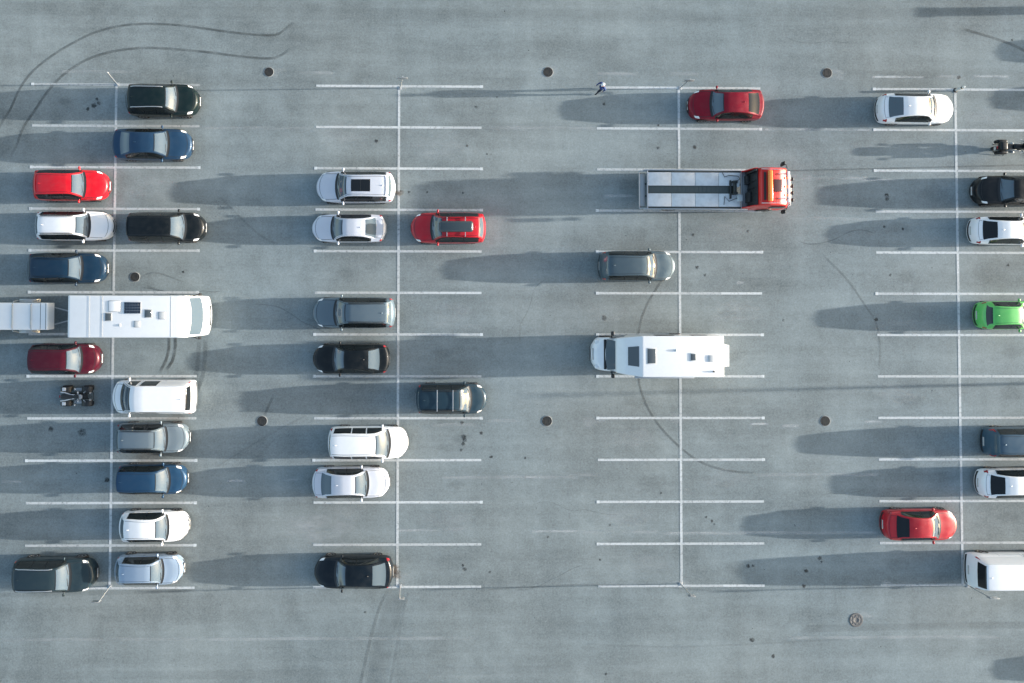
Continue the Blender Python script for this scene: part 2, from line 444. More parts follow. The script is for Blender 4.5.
def asphalt():
    m = bpy.data.materials.new('worn_asphalt'); nt, N, Lk = nodes_of(m)
    b = N['Principled BSDF']; tc = N.new('ShaderNodeTexCoord'); v = tc.outputs['Object']
    terms = [  # noise field, weight
        (noise(nt, v, .055, 3), .45), (noise(nt, v, .22, 5, .6), .60), (noise(nt, v, .9, 6, .7), .50),
        (noise(nt, v, .5, 4, .6, (.09, 1.3, 1)), .78), (noise(nt, v, .6, 3, .6, (1.2, .07, 1), (31, 7, 0)), .32),
        (noise(nt, v, 3.2, 5, .75), .42), (noise(nt, v, 9, 3, .75), .9), (noise(nt, v, 24, 2, .6), .7)]
    acc = 1.0
    for f, w in terms:
        d = math_(nt, 'SUBTRACT', f, .5)
        acc = math_(nt, 'MULTIPLY_ADD', d, w, acc)
    # polished light patches where cars have stood, with a soft noisy edge
    pn = noise(nt, v, .33, 4, .6, None, (13, 4, 0))
    pm = N.new('ShaderNodeMapRange'); pm.inputs['From Min'].default_value = .56; pm.inputs['From Max'].default_value = .72; pm.inputs['To Max'].default_value = .11
    Lk.new(pn, pm.inputs['Value'])
    acc = math_(nt, 'ADD', acc, pm.outputs['Result'])
    sc = N.new('ShaderNodeVectorMath'); sc.operation = 'SCALE'; sc.inputs[0].default_value = (.190, .224, .232)
    Lk.new(acc, sc.inputs['Scale']); 
    # hue drift: bluish and greenish areas
    hm = N.new('ShaderNodeMix'); hm.data_type = 'RGBA'; hm.blend_type = 'MULTIPLY'
    hn = noise(nt, v, .06, 2, .5, None, (50, 9, 0))
    hr = N.new('ShaderNodeValToRGB'); hr.color_ramp.elements[0].color = (1.03, 1.0, .98, 1); hr.color_ramp.elements[1].color = (.97, 1.0, 1.025, 1)
    hr.color_ramp.elements[0].position = .35; hr.color_ramp.elements[1].position = .65
    Lk.new(hn, hr.inputs['Fac']); hm.inputs['Factor'].default_value = 1
    Lk.new(sc.outputs[0], hm.inputs['A']); Lk.new(hr.outputs['Color'], hm.inputs['B'])
    Lk.new(hm.outputs['Result'], b.inputs['Base Color'])
    b.inputs['Roughness'].default_value = .85; b.inputs['Specular IOR Level'].default_value = .25
    bp = N.new('ShaderNodeBump'); bp.inputs['Strength'].default_value = .16; bp.inputs['Distance'].default_value = .02
    Lk.new(noise(nt, v, 30, 3, .6), bp.inputs['Height']); Lk.new(bp.outputs['Normal'], b.inputs['Normal'])
    return m

def decal(name, col, alpha, scale=2.5, lo=.35, hi=.6, stretch=None, rough=.8, edge=False):
    """worn layer on the asphalt: transparent where it has rubbed off; per-vertex 'wear' attribute scales it"""
    m = bpy.data.materials.new(name); nt, N, Lk = nodes_of(m)
    b = N['Principled BSDF']; tc = N.new('ShaderNodeTexCoord'); v = tc.outputs['Object']
    b.inputs['Base Color'].default_value = (*col, 1); b.inputs['Roughness'].default_value = rough
    n = noise(nt, v, scale, 6, .7, stretch)
    mr = N.new('ShaderNodeMapRange'); mr.inputs['From Min'].default_value = lo; mr.inputs['From Max'].default_value = hi
    mr.inputs['To Max'].default_value = alpha; Lk.new(n, mr.inputs['Value'])
    at = N.new('ShaderNodeAttribute'); at.attribute_name = 'wear'
    Lk.new(math_(nt, 'MULTIPLY', mr.outputs['Result'], at.outputs['Fac']), b.inputs['Alpha'])
    return m

def sheet(name, quads, m, z, kind='structure', wear=None):
    """flat polygons (list of lists of (x, y)) with one wear value each, or per vertex"""
    me = bpy.data.meshes.new(name); V, F, Wv = [], [], []
    for i, q in enumerate(quads):
        F.append(list(range(len(V), len(V) + len(q))))
        for j, p in enumerate(q):
            V.append((p[0], p[1], z)); w = 1. if wear is None else wear[i]
            Wv.append(w[j] if isinstance(w, (list, tuple)) else w)
    me.from_pydata(V, [], F); a = me.attributes.new('wear', 'FLOAT', 'POINT'); a.data.foreach_set('value', Wv)
    me.materials.append(m); o = bpy.data.objects.new(name, me); C.objects.link(o)
    if kind: o['kind'] = kind
    return o

def smooth_path(pts, step=.35):
    out = []; P = [pts[0]] + list(pts) + [pts[-1]]
    for i in range(1, len(P) - 2):
        p0, p1, p2, p3 = P[i - 1:i + 3]
        n = max(2, int(math.dist(p1, p2) / step))
        for k in range(n):
            t = k / n
            out.append(tuple(.5 * (2 * b + (c - a) * t + (2 * a - 5 * b + 4 * c - d) * t * t + (3 * b - a - 3 * c + d) * t ** 3) for a, b, c, d in zip(p0, p1, p2, p3)))
    out.append(pts[-1]); return out

def ribbon(pts, w, fade=True, soft=.35):
    """three-strip ribbon: edges fade to nothing, so the mark has soft sides"""
    pts = smooth_path(pts); Q, Wr = [], []; n = len(pts)
    offs = [-w / 2, -w / 2 * (1 - soft), w / 2 * (1 - soft), w / 2]; ow = [0, 1, 1, 0]
    rows = []
    for i, p in enumerate(pts):
        a, b = pts[max(0, i - 1)], pts[min(n - 1, i + 1)]
        d = Vector((b[0] - a[0], b[1] - a[1])).normalized(); nn = Vector((-d.y, d.x))
        f = min(1, min(i, n - 1 - i) / (n * .06 + 1e-6)) if fade else 1
        rows.append(([(p[0] + nn.x * o, p[1] + nn.y * o) for o in offs], [f * q for q in ow]))
    for (a, wa), (b, wb) in zip(rows, rows[1:]):
        for k in range(3):
            Q.append([a[k], a[k + 1], b[k + 1], b[k]]); Wr.append([wa[k], wa[k + 1], wb[k + 1], wb[k]])
    return Q, Wr

def blotch(x, y, r, k=14, ex=1., ey=1.):
    rr = [r * random.uniform(.6, 1.15) for _ in range(k)]
    ring = [(x + rr[i] * ex * math.cos(2 * PI * i / k), y + rr[i] * ey * math.sin(2 * PI * i / k)) for i in range(k)]
    inner = [(x + (px - x) * .55, y + (py - y) * .55) for px, py in ring]
    Q, Wr = [], []
    for i in range(k):
        j = (i + 1) % k
        Q.append([inner[i], ring[i], ring[j], inner[j]]); Wr.append([1, 0, 0, 1])
        Q.append([(x, y), inner[i], inner[j]]); Wr.append([1, 1, 1])
    return Q, Wr

def rect(x0, x1, y0, y1): return [(x0, y0), (x1, y0), (x1, y1), (x0, y1)]

# ------------------------------------------------------------------ ground, paint, stains
g = bpy.data.meshes.new('ground'); g.from_pydata([(-900, -900, 0), (900, -900, 0), (900, 900, 0), (-900, 900, 0)], [], [(0, 1, 2, 3)])
g.materials.append(asphalt()); go = bpy.data.objects.new('ground', g); C.objects.link(go); go['kind'] = 'structure'

M_paint = decal('worn_line_paint', (.56, .60, .62), 1.0, 5.5, .12, .5)
quads = []; wr = []
for c in range(-1, 6):
    X = 17.0 * c
    for r in range(13):
        Y = -2.5 * r
        wv = .86 if (c, r) not in ((0, 0), (0, 1), (3, 12)) else .6
        for a, b in ((-5.0 if (c, r) != (2, 0) else -4.55, -2.5), (-2.5, 0), (0, 2.5), (2.5, 5.0)):
            quads.append(rect(X + a, X + b, Y - .07, Y + .07)); wr.append(wv * random.uniform(.82, 1.1))
        if r < 12:
            for k in range(2):
                y1 = Y - .07 - k * 1.18; quads.append(rect(X - .074, X + .074, y1 - 1.18, y1)); wr.append(random.uniform(.7, .92))
        for e in (-5.0, 5.0):   # fresher dabs where each stroke begins
            if random.random() < .5 and (c, r) != (2, 0):
                quads.append(rect(X + e - .09, X + e + .09, Y - .085, Y + .085)); wr.append(-1)
q1 = [(q, w) for q, w in zip(quads, wr) if w >= 0]
sheet('parking_lines', [q for q, _ in q1], M_paint, .010, wear=[w for _, w in q1])
sheet('line_ends', [q for q, w in zip(quads, wr) if w < 0], M_paint, .013)

M_faded = decal('faded_paint', (.52, .56, .58), 1., 1.3, .36, .62, (.5, 1.6, 1))
fd = [(10.83, .77, 13.12, .25), (-3.39, .77, 1.1, .2), (28.89, .82, 31.64, .25), (33.17, .85, 35.31, .2), (45.75, .74, 49.15, .5), (49.77, .76, 51.62, .3), (51.93, .81, 54.41, .45),
      (38.48, -23.42, 46.06, .28), (26.72, -23.4, 29.12, .15), (19.53, -23.54, 27.92, .25), (24.44, -23.54, 25.52, .6), (6.73, -23.72, 7.98, .45), (9.99, -23.67, 11.18, .25),
      (24.92, -26.75, 28.03, .4), (27.91, -26.82, 32.72, .2), (32.72, -26.89, 46.02, .3), (19.77, -26.65, 21.03, .3), (16.85, -26.68, 20.91, .35), (11.2, -26.65, 13.88, .2),
      (22.22, -20.17, 24.32, .25), (28.95, -20.18, 29.5, .5), (38.08, -20.37, 39.41, .4), (40.02, -20.49, 41.23, .3), (45.01, -20.25, 46.35, .4), (5.35, -33.03, 21.93, .22),
      (39.9, -33.12, 53.21, .22), (-6.39, -33.01, 5.35, .18), (18.92, -20.41, 22.52, .2), (-6.54, -23.75, -5.13, .35), (41.38, -5.48, 45.68, .25), (45.06, -5.58, 47.52, .35),
      (41.66, -7.97, 45.65, .15), (22.2, -2.51, 29.19, .2), (5.03, -2.6, 12.0, .15), (39.08, -2.52, 45.96, .35), (29.18, -6.62, 31.61, .3), (37.36, -11.87, 37.97, .3)]
Q, Wr = [], []
for i, (a, y, b, o) in enumerate(fd):
    q, w = ribbon([(a, y), ((a + b) / 2, y + .02), (b, y)], .16 if o > .3 else .22); Q += q; Wr += [[min(1, v * o * 1.5) for v in k] for k in w]
for x, y, r in ((9.4, .82, .55), (26.15, .92, .55), (43.6, .95, .6), (42.76, -20.19, .5), (44.8, -31.8, .5), (34., -29.9, .5), (17.3, -29.6, .6), (46.4, -30.0, .4), (17., -.1, .35), (33.9, -20., .5), (12.4, -26.4, 1.5), (28.6, -20.2, .6), (34.4, -24.4, .35)):
    q, w = blotch(x, y, r, 14, 1.5, .8); Q += q; Wr += [[v * .33 for v in k] for k in w]
for x, y, r in ((31.2, -21.2, 1.1), (30.9, -25.9, 1.2), (36.8, -23.6, 1.0), (32, -28.7, 1.0), (20, -26.2, 1.2), (14, -25.4, 1.3), (19.5, -3.6, 1.3), (13.6, -2.9, 1.2), (47.5, -14.6, 1.3), (52.5, -14.9, .9), (47, -18.6, 1.1), (53, -1.6, 1.2), (2.6, -6.2, 1.3), (37.4, -13.6, 1.2), (29.9, -13.7, 1.0), (20.4, -14, 1.4), (36.5, -8.6, 1.)):
    q, w = blotch(x, y, r, 16, 1.7, .75); Q += q; Wr += [[v * .16 for v in k] for k in w]
sheet('old_paint_traces', Q, M_faded, .008, wear=Wr)

M_rubber = decal('rubber_marks', (.035, .04, .042), .85, 1.6, .22, .62)
Q, Wr = [], []
marks = [([(-7.2, -3.3), (-6.76, -2.24), (-6.33, -1.57), (-5.76, -.27), (-5, .79), (-3.82, 1.77), (-2.64, 2.51), (-1.27, 3.18), (.52, 3.62), (2.32, 3.7), (4.12, 3.59), (6.71, 3.24), (8.52, 3.07), (9.5, 3.08), (9.95, 3.32), (10.39, 3.69), (10.6, 3.86)], .17, .5),
 ([(-6.4, -4.6), (-5.94, -3.8), (-5.54, -2.66), (-4.84, -1.57), (-4.17, -.53), (-3.2, .56), (-1.84, 1.48), (-.24, 2.01), (1.56, 2.23), (3.36, 2.18), (5.34, 2.01), (7.75, 1.72), (9.44, 1.67), (10.22, 2.11), (10.45, 2.24)], .18, .5),
 ([(33.04, -11.46), (32.77, -11.91), (32, -13.19), (31.57, -14.39), (31.41, -15.92), (31.47, -17.66), (31.73, -18.74), (32.09, -19.52), (32.84, -20.63), (33.95, -21.74), (35.04, -22.56), (36.16, -23), (37.45, -23.24), (38.6, -23.28)], .16, .42),
 ([(3.67, -15.05), (3.71, -15.64), (3.54, -16.6), (3.1, -17.19)], .22, .75), ([(3.30, -15.05), (3.33, -15.76), (3.14, -16.6), (2.75, -17.31)], .2, .6),
 ([(5.52, -15.22), (5.47, -16.24), (5.36, -17.43), (4.96, -18.5)], .3, .3), ([(5.12, -15.22), (5.07, -16.24), (4.96, -17.43), (4.5, -18.5)], .3, .25),
 ([(42.68, -10.1), (43.04, -10.46), (44.25, -11.71), (45.34, -13.31), (45.93, -14.28), (46.16, -15.79), (46.08, -17.12)], .15, .28),
 ([(51.5, 3.75), (53.21, 3.26), (54.14, 2.95), (54.75, 2.71), (56.5, 1.8)], .2, .45),
 ([(16.5, -30.2), (16.21, -30.6), (15.8, -31.65), (15.34, -33.41), (14.7, -36.2)], .22, .28),
 ([(17.7, -30.2), (17.4, -31.4), (17.0, -33.4), (16.5, -36.2)], .2, .18), ([(17.1, -30.2), (16.7, -31.4), (16.2, -33.4), (15.7, -36.2)], 1.4, .2),
 ([(1.9, -12.1), (3.1, -12.5), (3.9, -12.7)], .15, .4), ([(1.3, -11.9), (2.3, -11.3), (4.2, -11.9)], .12, .25),
 ([(22, -30.2), (29, -29.9), (36, -30.3)], .12, .18), ([(28, -33.4), (34, -33.6), (44, -33.2)], .14, .12), ([(5.2, -30.0), (3, -30.2), (-7.5, -30.4)], .3, .18),
 ([(41, -32.6), (46, -32.5), (56, -32.4)], .5, .18), ([(6.2, -22.9), (9.3, -21), (11.6, -19.8)], .12, .16), ([(6, -24.6), (8.5, -22.4), (10, -20.9)], .12, .12), ([(9.0, -19.9), (9.6, -18.6)], .18, .35),
 ([(9.8, -9.6), (8.6, -9.0), (6.2, -6.7)], .14, .2), ([(38, -5.1), (42, -5.0), (56, -4.6)], .12, .35), ([(-8, -35), (10, -35.1), (30, -34.8)], .6, .10), ([(-8, 4.6), (20, 4.4), (56, 4.7)], .9, .10),
 ]
def crack(x, y, a, n, o):
    P = [(x, y)]
    for _ in range(n):
        a += random.uniform(-.35, .35); x += .55 * math.cos(a); y += .55 * math.sin(a); P.append((x, y))
        a *= .85
    return (P, random.uniform(.05, .08), o)
marks += [crack(24, -30.2, 0, 8, .3), crack(9, -33.6, .1, 9, .2), crack(40.5, 3.2, -.1, 8, .2), crack(24.3, -15.5, 1.3, 8, .3), crack(41.2, -9.3, 0, 9, .35), crack(8.2, -13.2, .2, 12, .3), crack(1.6, -12.2, .2, 9, .5), crack(25, -25.2, .1, 10, .25), crack(42.5, -24.6, .1, 5, .2)]
for p, w, o in marks:
    q, ww = ribbon(p, w); Q += q; Wr += [[v * o for v in k] for k in ww]
sheet('tyre_marks', Q, M_rubber, .006, wear=Wr)

M_oil = decal('oil_stains', (.03, .034, .036), .8, 5., .25, .6)
st = [(-1.76, -20.81, .45), (-1.33, -1.3, .28), (-1.03, -1.12, .2), (-1.68, -1.49, .2), (-1.15, -.88, .15), (20.96, -21.13, .3), (20.9, -21.54, .22), (20.78, -21.9, .15), (21.0, -21.3, .2), (21.98, -20.89, .17), (22.58, -22.32, .17), (20.84, -20.29, .2),
 (24.62, -22.38, .13), (25.99, -27.08, .12), (21.03, -28.96, .2), (20.9, -28.75, .15), (22.52, -29.14, .13), (32.73, -2.28, .12), (32.72, -3.68, .15), (29.44, -1.01, .15), (34.98, -3.61, .2), (35.05, -10.94, .2), (35.53, -11.39, .13), (34.82, -8.94, .17), (38.17, -8.71, .15),
 (45.94, -14.07, .2), (40.29, -14.13, .16), (46.83, -11.37, .16), (54.09, -10.74, .15), (46.5, -8.45, .16), (46.71, -6.49, .22), (46.71, -6.74, .2), (47.66, -8.56, .14), (35.86, -26.16, .15), (35.5, -25.92, .14), (36, -26.35, .1), (42.36, -28.38, .2), (42.45, -28.6, .13), (41.51, -29.15, .22), (41.38, -30.04, .2),
 (38.01, -28.84, .2), (38.3, -28.84, .15), (38.21, -33.23, .28), (39.47, -34.18, .2), (15.62, -3.34, .2), (21.12, -3.61, .13), (22.33, -4.1, .1), (18.7, -6.42, .12), (17.62, -6.42, .15), (17.02, -6.36, .18), (20.88, -6.47, .12), (22.93, -.62, .12), (21.66, -1.24, .15), (4.11, -11.28, .15),
 (-3.59, -20.63, .25), (-.25, -23.65, .3), (54.57, 3.08, .12), (51.25, .77, .2), (15.09, -31.47, .12), (29.44, -35.18, .15), (29.11, -28.45, .12), (32.79, -24.48, .12), (29.71, -26.38, .12), (33.3, -10.3, .15), (29.4, -14., .25)]
for _ in range(160): st.append((random.uniform(-7, 55), random.uniform(-36, 5), random.choice((.03, .03, .04, .05, .06))))
Q, Wr = [], []
for x, y, r in st:
    q, w = blotch(x, y, r * .8, 10); Q += q; Wr += w
# broad faint drips in the standing bays
for c in range(4):
    for r in range(12):
        for sx in (-2.6, 2.6):
            if random.random() < .8:
                q, w = blotch(17 * c + sx + random.uniform(-1.2, 1.2), -2.5 * r - 1.25 + random.uniform(-.3, .3), random.uniform(.4, .9), 12, 1.6, .8); o = random.uniform(.06, .2)
                Q += q; Wr += [[v * o for v in k] for k in w]
sheet('oil_stains', Q, M_oil, .004, wear=Wr)
M_mud_tint = decal('mud_and_bounce_tint', (.16, .12, .09), .9, 5., .25, .6)
Q, Wr = [], []
for x, y, r, o in ((16.75, -28.95, .45, .8), (16.9, -29.3, .35, .6), (1.25, -11.58, .3, .5), (17.0, -6.5, .25, .7), (3.9, -20.0, .6, .25), (2.2, -22.25, .8, .25)):  # mud, but the last two paint warm sunlight bounced off car sides
    q, w = blotch(x, y, r, 14, 1.3, 1.); Q += q; Wr += [[v * o for v in k] for k in w]
sheet('mud_and_bounce_tint', Q, M_mud_tint, .0145, wear=Wr)

# ------------------------------------------------------------------ manhole covers
M_iron = mat('cast_iron', (.028, .03, .031), .7, .3, dirt=.3)
M_ironl = mat('worn_iron', (.135, .135, .135), .8, .0, dirt=.3)
M_conc = mat('concrete_collar', (.27, .28, .28), .9)
mh = [(9.14, .82, 'dark round manhole cover in the upper lane, near the ends of the curved tyre marks', .27, M_iron),
      (26.03, .92, 'dark round manhole cover in the upper lane, left of the walking person', .29, M_iron),
      (43.11, .97, 'dark round manhole cover in the upper lane, left of the sunlit white saloon', .29, M_iron),
      (8.90, -20.17, 'dark round manhole cover in the lane between the white van and the white estate', .29, M_iron),
      (25.94, -20.18, 'dark round manhole cover in the middle lane, right of the blue-grey people carrier', .29, M_iron),
      (42.76, -20.19, 'dark round manhole cover with light collar in the lane left of the slate people carrier', .29, M_iron),
      (1.25, -11.58, 'brownish round manhole cover in the empty bay above the large white motorhome', .27, M_iron),
      (44.5, -32.07, 'largest grey manhole cover, in the bottom lane below the last row of bays', .38, M_ironl)]
for x, y, lb, r, m in mh:
    t = thing('manhole_cover', lb, 'manhole cover', (x, y, 0), 0, 'manhole covers in the car park')
    b = bmesh.new(); lathe(b, [(r * 1.12, .001), (r * 1.10, .012), (r * 1.02, .016), (r * 1.0, .004)], (0, 0, 0), 'Z', 32); finish('collar', b, M_conc if m is M_iron else M_ironl, t)
    b = bmesh.new(); lathe(b, [(r, .002), (r, .02), (r * .9, .023), (r * .88, .018), (r * .55, .018), (r * .53, .023), (r * .42, .023), (r * .4, .018)], (0, 0, 0), 'Z', 32)
    for k in range(8):
        a = 2 * PI * k / 8; box(b, (math.cos(a) * r * .7, math.sin(a) * r * .7, .02), (r * .26, r * .1, .012), .003, Matrix.Rotation(a, 3, 'Z'))
    finish('lid', b, m, t)

# ------------------------------------------------------------------ sign posts
sg = [((.06, .01), (.39, .12), 0, .16, 'leaning slim steel post by the tail of the dark green estate'),
      ((17.05, -.11), (17.33, -.01), 0, .6, 'steel sign post with level plate among the empty bays, above the white SUV'),
      ((34.08, -.01), (34.0, -.06), 0, .56, 'steel sign post with dark plate just left of the dark red liftback'),
      ((.01, -29.91), (.29, -29.97), -.22, .4, 'steel sign post between the dark grey SUV and the pale blue hatchback'),
      ((17.16, -29.95), (17.25, -29.85), .1, .36, 'steel sign post with small plate behind the blue-black liftback'),
      ((33.94, -29.89), (33.9, -29.77), .05, .42, 'steel sign post at the foot of the bays below the camper'),
      ((51.32, -30.05), (51.18, -29.96), .22, .6, 'steel sign post with pale plate beside the white panel van')]
M_sign = mat('sign_back', (.38, .40, .41), .45, .5)
for (bx_, by_), (tx, ty), ox, pw, lb in sg:
    t = thing('sign_post', lb, 'sign post', (bx_, by_, 0), 0, 'sign posts at the ends of the bay lines')
    d = Vector((tx - bx_, ty - by_, 2.2))
    b = bmesh.new(); tube(b, [(0, 0, 0), d * .5, d], .032, 10); finish('post', b, M_galv, t)
    b = bmesh.new(); box(b, (0, 0, .012), (.22, .22, .02), .006); finish('base_plate', b, M_galv, t)
    if pw > .2:
        b = bmesh.new(); box(b, d * .92 + Vector((ox, -.045, 0)), (pw, .03, .34), .01); pl = finish('sign_plate', b, M_sign, t)
        for dz in (.08, -.08): finish('bracket', mk(box, d * .92 + Vector((0, -.01, dz)), (.1, .07, .04), .008), M_galv, pl)
    else:
        b = bmesh.new(); ball(b, d, (.05, .05, .035)); finish('post_cap', b, M_galv, t)
t = thing('bollard', 'short pale bollard at the upper end of the right bay line, before the white saloon', 'bollard', (51.02, -.05, 0))
b = bmesh.new(); lathe(b, [(.075, 0), (.075, .78), (.06, .84), (.0, .86)], (0, 0, 0), 'Z', 16); finish('post', b, mat('pale_post', (.5, .53, .52), .5), t)
b = bmesh.new(); lathe(b, [(.079, .6), (.079, .7)], (0, 0, 0), 'Z', 16); finish('dark_band', b, M_black, t)
b = bmesh.new(); lathe(b, [(.15, 0), (.15, .03), (.08, .05)], (0, 0, 0), 'Z', 16); finish('foot', b, M_dark, t)

# ------------------------------------------------------------------ cars
P_green = paint('dark_green_paint', (16, 36, 38), .2)
P_blue = paint('blue_paint', (40, 72, 102), .25)
P_navy = paint('navy_paint', (24, 54, 78), .2)
P_blue2 = paint('mid_blue_paint', (40, 76, 108), .25)
P_red = paint('bright_red_paint', (222, 6, 30), 0)
P_red2 = paint('signal_red_paint', (196, 6, 32), 0)
P_dred = paint('dark_red_paint', (140, 4, 36), .1)
P_maroon = paint('maroon_paint', (84, 16, 36), .2)
P_white = paint('white_paint', (238, 241, 245), k=.89)
P_wsil = paint('pearl_white_paint', (208, 214, 226), .1, k=.82)
P_black = paint('black_paint', (10, 18, 22))
P_bblack = paint('blue_black_paint', (8, 22, 32))
P_grey = paint('mid_grey_paint', (126, 142, 152), .3)
P_grey2 = paint('steel_grey_paint', (108, 126, 138), .3)
P_dgrey = paint('dark_grey_paint', (46, 64, 72), .2)
P_bgrey = paint('blue_grey_paint', (42, 66, 80), .2)
P_slate = paint('slate_blue_paint', (74, 102, 122), .3)
P_sblue = paint('pale_blue_paint', (162, 184, 208), .3)
P_lime = paint('bright_green_paint', (104, 214, 108), .0)
P_greyg = paint('graphite_paint', (92, 110, 120), .35)

G = 'cars parked in the bays'
n_ = 'parked_car'
car(n_, 'dark green estate with silver roof rails, topmost car of the left block', 'car', 3.03, -1.11, 4.27, 1.90, 1, 1.62, 'suv', P_green, G, rails=M_silver)
car(n_, 'blue saloon with pale rear window, under the dark green estate', 'car', 2.45, -3.74, 4.65, 1.86, 1, 1.45, 'sedan', P_blue, G)
car(n_, 'bright red hatchback at the left, in the bay above the white estate', 'car', -2.30, -6.19, 4.36, 1.84, 1, 1.54, 'wagon', P_red, G, spoiler=True, glassr=M_glassd)
car(n_, 'white estate with black roof rails, below the bright red hatchback', 'car', -2.05, -8.59, 4.51, 1.74, 1, 1.50, 'wagon', P_white, G, rails=M_black)
car(n_, 'black people carrier nose to tail with the white estate of the left block', 'car', 3.33, -8.66, 4.53, 1.78, 1, 1.62, 'mpv', P_black, G, spoiler=True)
car(n_, 'navy blue estate parked directly above the trailer and motorhome', 'car', -2.44, -11.08, 4.55, 1.80, 1, 1.52, 'wagon', P_navy, G, rails=P_navy)
car(n_, 'maroon people carrier below the trailer, sun on its nose', 'car', -2.44, -16.41, 4.00, 1.80, 1, 1.72, 'mpv', P_maroon, G)
car(n_, 'silver grey estate with dark rails, below the white van of the left block', 'car', 2.66, -21.03, 4.25, 1.76, 1, 1.55, 'wagon', P_grey, G, rails=M_black)
car(n_, 'plain mid blue hatchback between the silver estate and the white crossover', 'car', 2.68, -23.44, 4.03, 1.74, 1, 1.55, 'mpv', P_blue2, G)
car(n_, 'white compact crossover under the mid blue hatchback', 'car', 2.80, -26.17, 4.01, 1.78, 1, 1.50, 'hatch', P_white, G)
car(n_, 'dark grey SUV with silver rails in the bottom left corner bay', 'car', -2.91, -28.94, 4.76, 1.95, 1, 1.72, 'suv', P_dgrey, G, rails=M_silver)
car(n_, 'pale blue hatchback in the bottom row, right of the dark grey SUV', 'car', 2.55, -28.68, 3.97, 1.70, 1, 1.50, 'hatch', P_sblue, G)
car(n_, 'pearl white SUV with large black sunroof, facing left', 'car', 14.49, -6.24, 4.68, 1.88, -1, 1.60, 'suv', P_wsil, G, pano=(.46, .70, .66), spoiler=True)
car(n_, 'white saloon facing left, directly under the white SUV with sunroof', 'car', 14.10, -8.68, 4.38, 1.68, -1, 1.42, 'sedan', P_wsil, G)
car(n_, 'red estate carrying a dark roof box, facing left', 'car', 19.99, -8.65, 4.46, 1.84, -1, 1.58, 'wagon', P_red2, G, rails=P_red2, roofbox=True)
car(n_, 'steel grey estate facing left, above the black saloon', 'car', 14.42, -13.68, 4.88, 1.84, -1, 1.50, 'wagon', P_grey2, G, rails=M_black)
car(n_, 'black saloon with pale front and rear glass, below the steel grey estate', 'car', 14.27, -16.40, 4.53, 1.76, -1, 1.42, 'sedan', P_black, G)
car(n_, 'dark blue-grey people carrier with two roof bars and bright windscreen', 'car', 20.19, -18.74, 4.20, 1.80, 1, 1.62, 'mpv', P_bgrey, G, rails=M_black, cross=True, glassf=M_glassf)
car(n_, 'white long estate with dark side panes, above the white saloon facing right', 'car', 15.29, -21.31, 4.71, 1.90, 1, 1.66, 'mpv', P_white, G, tint=True)
car(n_, 'silvery white saloon facing right, below the white long estate', 'car', 14.30, -23.66, 4.53, 1.80, 1, 1.43, 'sedan', P_wsil, G)
car(n_, 'blue-black liftback facing left, last car of the second block, by the mud patch', 'car', 14.48, -28.88, 4.61, 1.88, -1, 1.42, 'liftback', P_bblack, G)
car(n_, 'dark red liftback above the tow truck, facing left', 'car', 36.64, -1.19, 4.50, 1.86, -1, 1.43, 'liftback', P_dred, G, glassr=M_glassd)
car(n_, 'graphite grey estate alone between the tow truck and the camper', 'car', 31.26, -10.88, 4.53, 1.80, 1, 1.50, 'wagon', P_greyg, G)
car(n_, 'white saloon with bright sunlit nose, topmost of the right block', 'car', 48.14, -1.36, 4.56, 1.82, 1, 1.46, 'liftback', P_white, G)
car(n_, 'black SUV at the right edge, below the motorcycle, facing left', 'car', 53.88, -6.29, 4.53, 1.78, -1, 1.65, 'suv', P_black, G)
car(n_, 'white saloon with black rear window at the right edge, under the black SUV', 'car', 53.64, -8.70, 4.43, 1.70, 1, 1.45, 'liftback', P_white, G, glassr=M_glassd)
car(n_, 'bright green small hatchback at the right edge', 'car', 53.51, -13.78, 3.58, 1.70, 1, 1.52, 'hatch', P_lime, G, glassr=M_glassd, spoiler=True)
car(n_, 'slate blue people carrier at the right edge, above the white hatchback', 'car', 54.25, -21.32, 4.45, 1.76, 1, 1.68, 'mpv', P_slate, G, spoiler=True)
car(n_, 'white hatchback with red tail lights at the right edge, under the slate people carrier', 'car', 53.79, -23.77, 4.31, 1.74, 1, 1.48, 'liftback', P_white, G, glassr=M_glassd)
car(n_, 'red saloon facing right, above the white panel van', 'car', 48.07, -26.22, 4.40, 1.80, 1, 1.42, 'sedan', P_red2, G, glassr=M_glassd)
car('parked_van', 'white van facing left, beside the black quad bike', 'van', 2.71, -18.62, 4.81, 1.98, -1, 1.95, 'van', P_white, 'white vans parked in the bays', mirror=M_white)
car('parked_van', 'white panel van with dark rear window in the bottom right corner', 'van', 53.34, -28.90, 4.78, 2.0, 1, 2.0, 'van', P_white, 'white vans parked in the bays', sideg={1: [(.24, .35)], -1: [(.24, .35)]}, mirror=M_black)
# cars just outside the right edge whose long shadows reach into the picture
GO = 'cars parked beyond the right edge'
car(n_, 'dark grey estate beyond the right edge, in line with the white saloon', 'car', 65.2, -.35, 4.6, 1.8, 1, 1.55, 'wagon', P_dgrey, GO)
car(n_, 'blue estate beyond the right edge, in the upper lane', 'car', 65.6, 2.6, 4.6, 1.8, 1, 1.55, 'wagon', P_blue, GO)
car(n_, 'white estate beyond the right edge, in the bottom lane', 'car', 65.0, -34.8, 4.6, 1.85, 1, 1.6, 'wagon', P_white, GO)
car(n_, 'grey estate beyond the right edge, in line with the motorcycle', 'car', 67.0, -3.4, 4.6, 1.8, 1, 1.55, 'wagon', P_grey, GO)

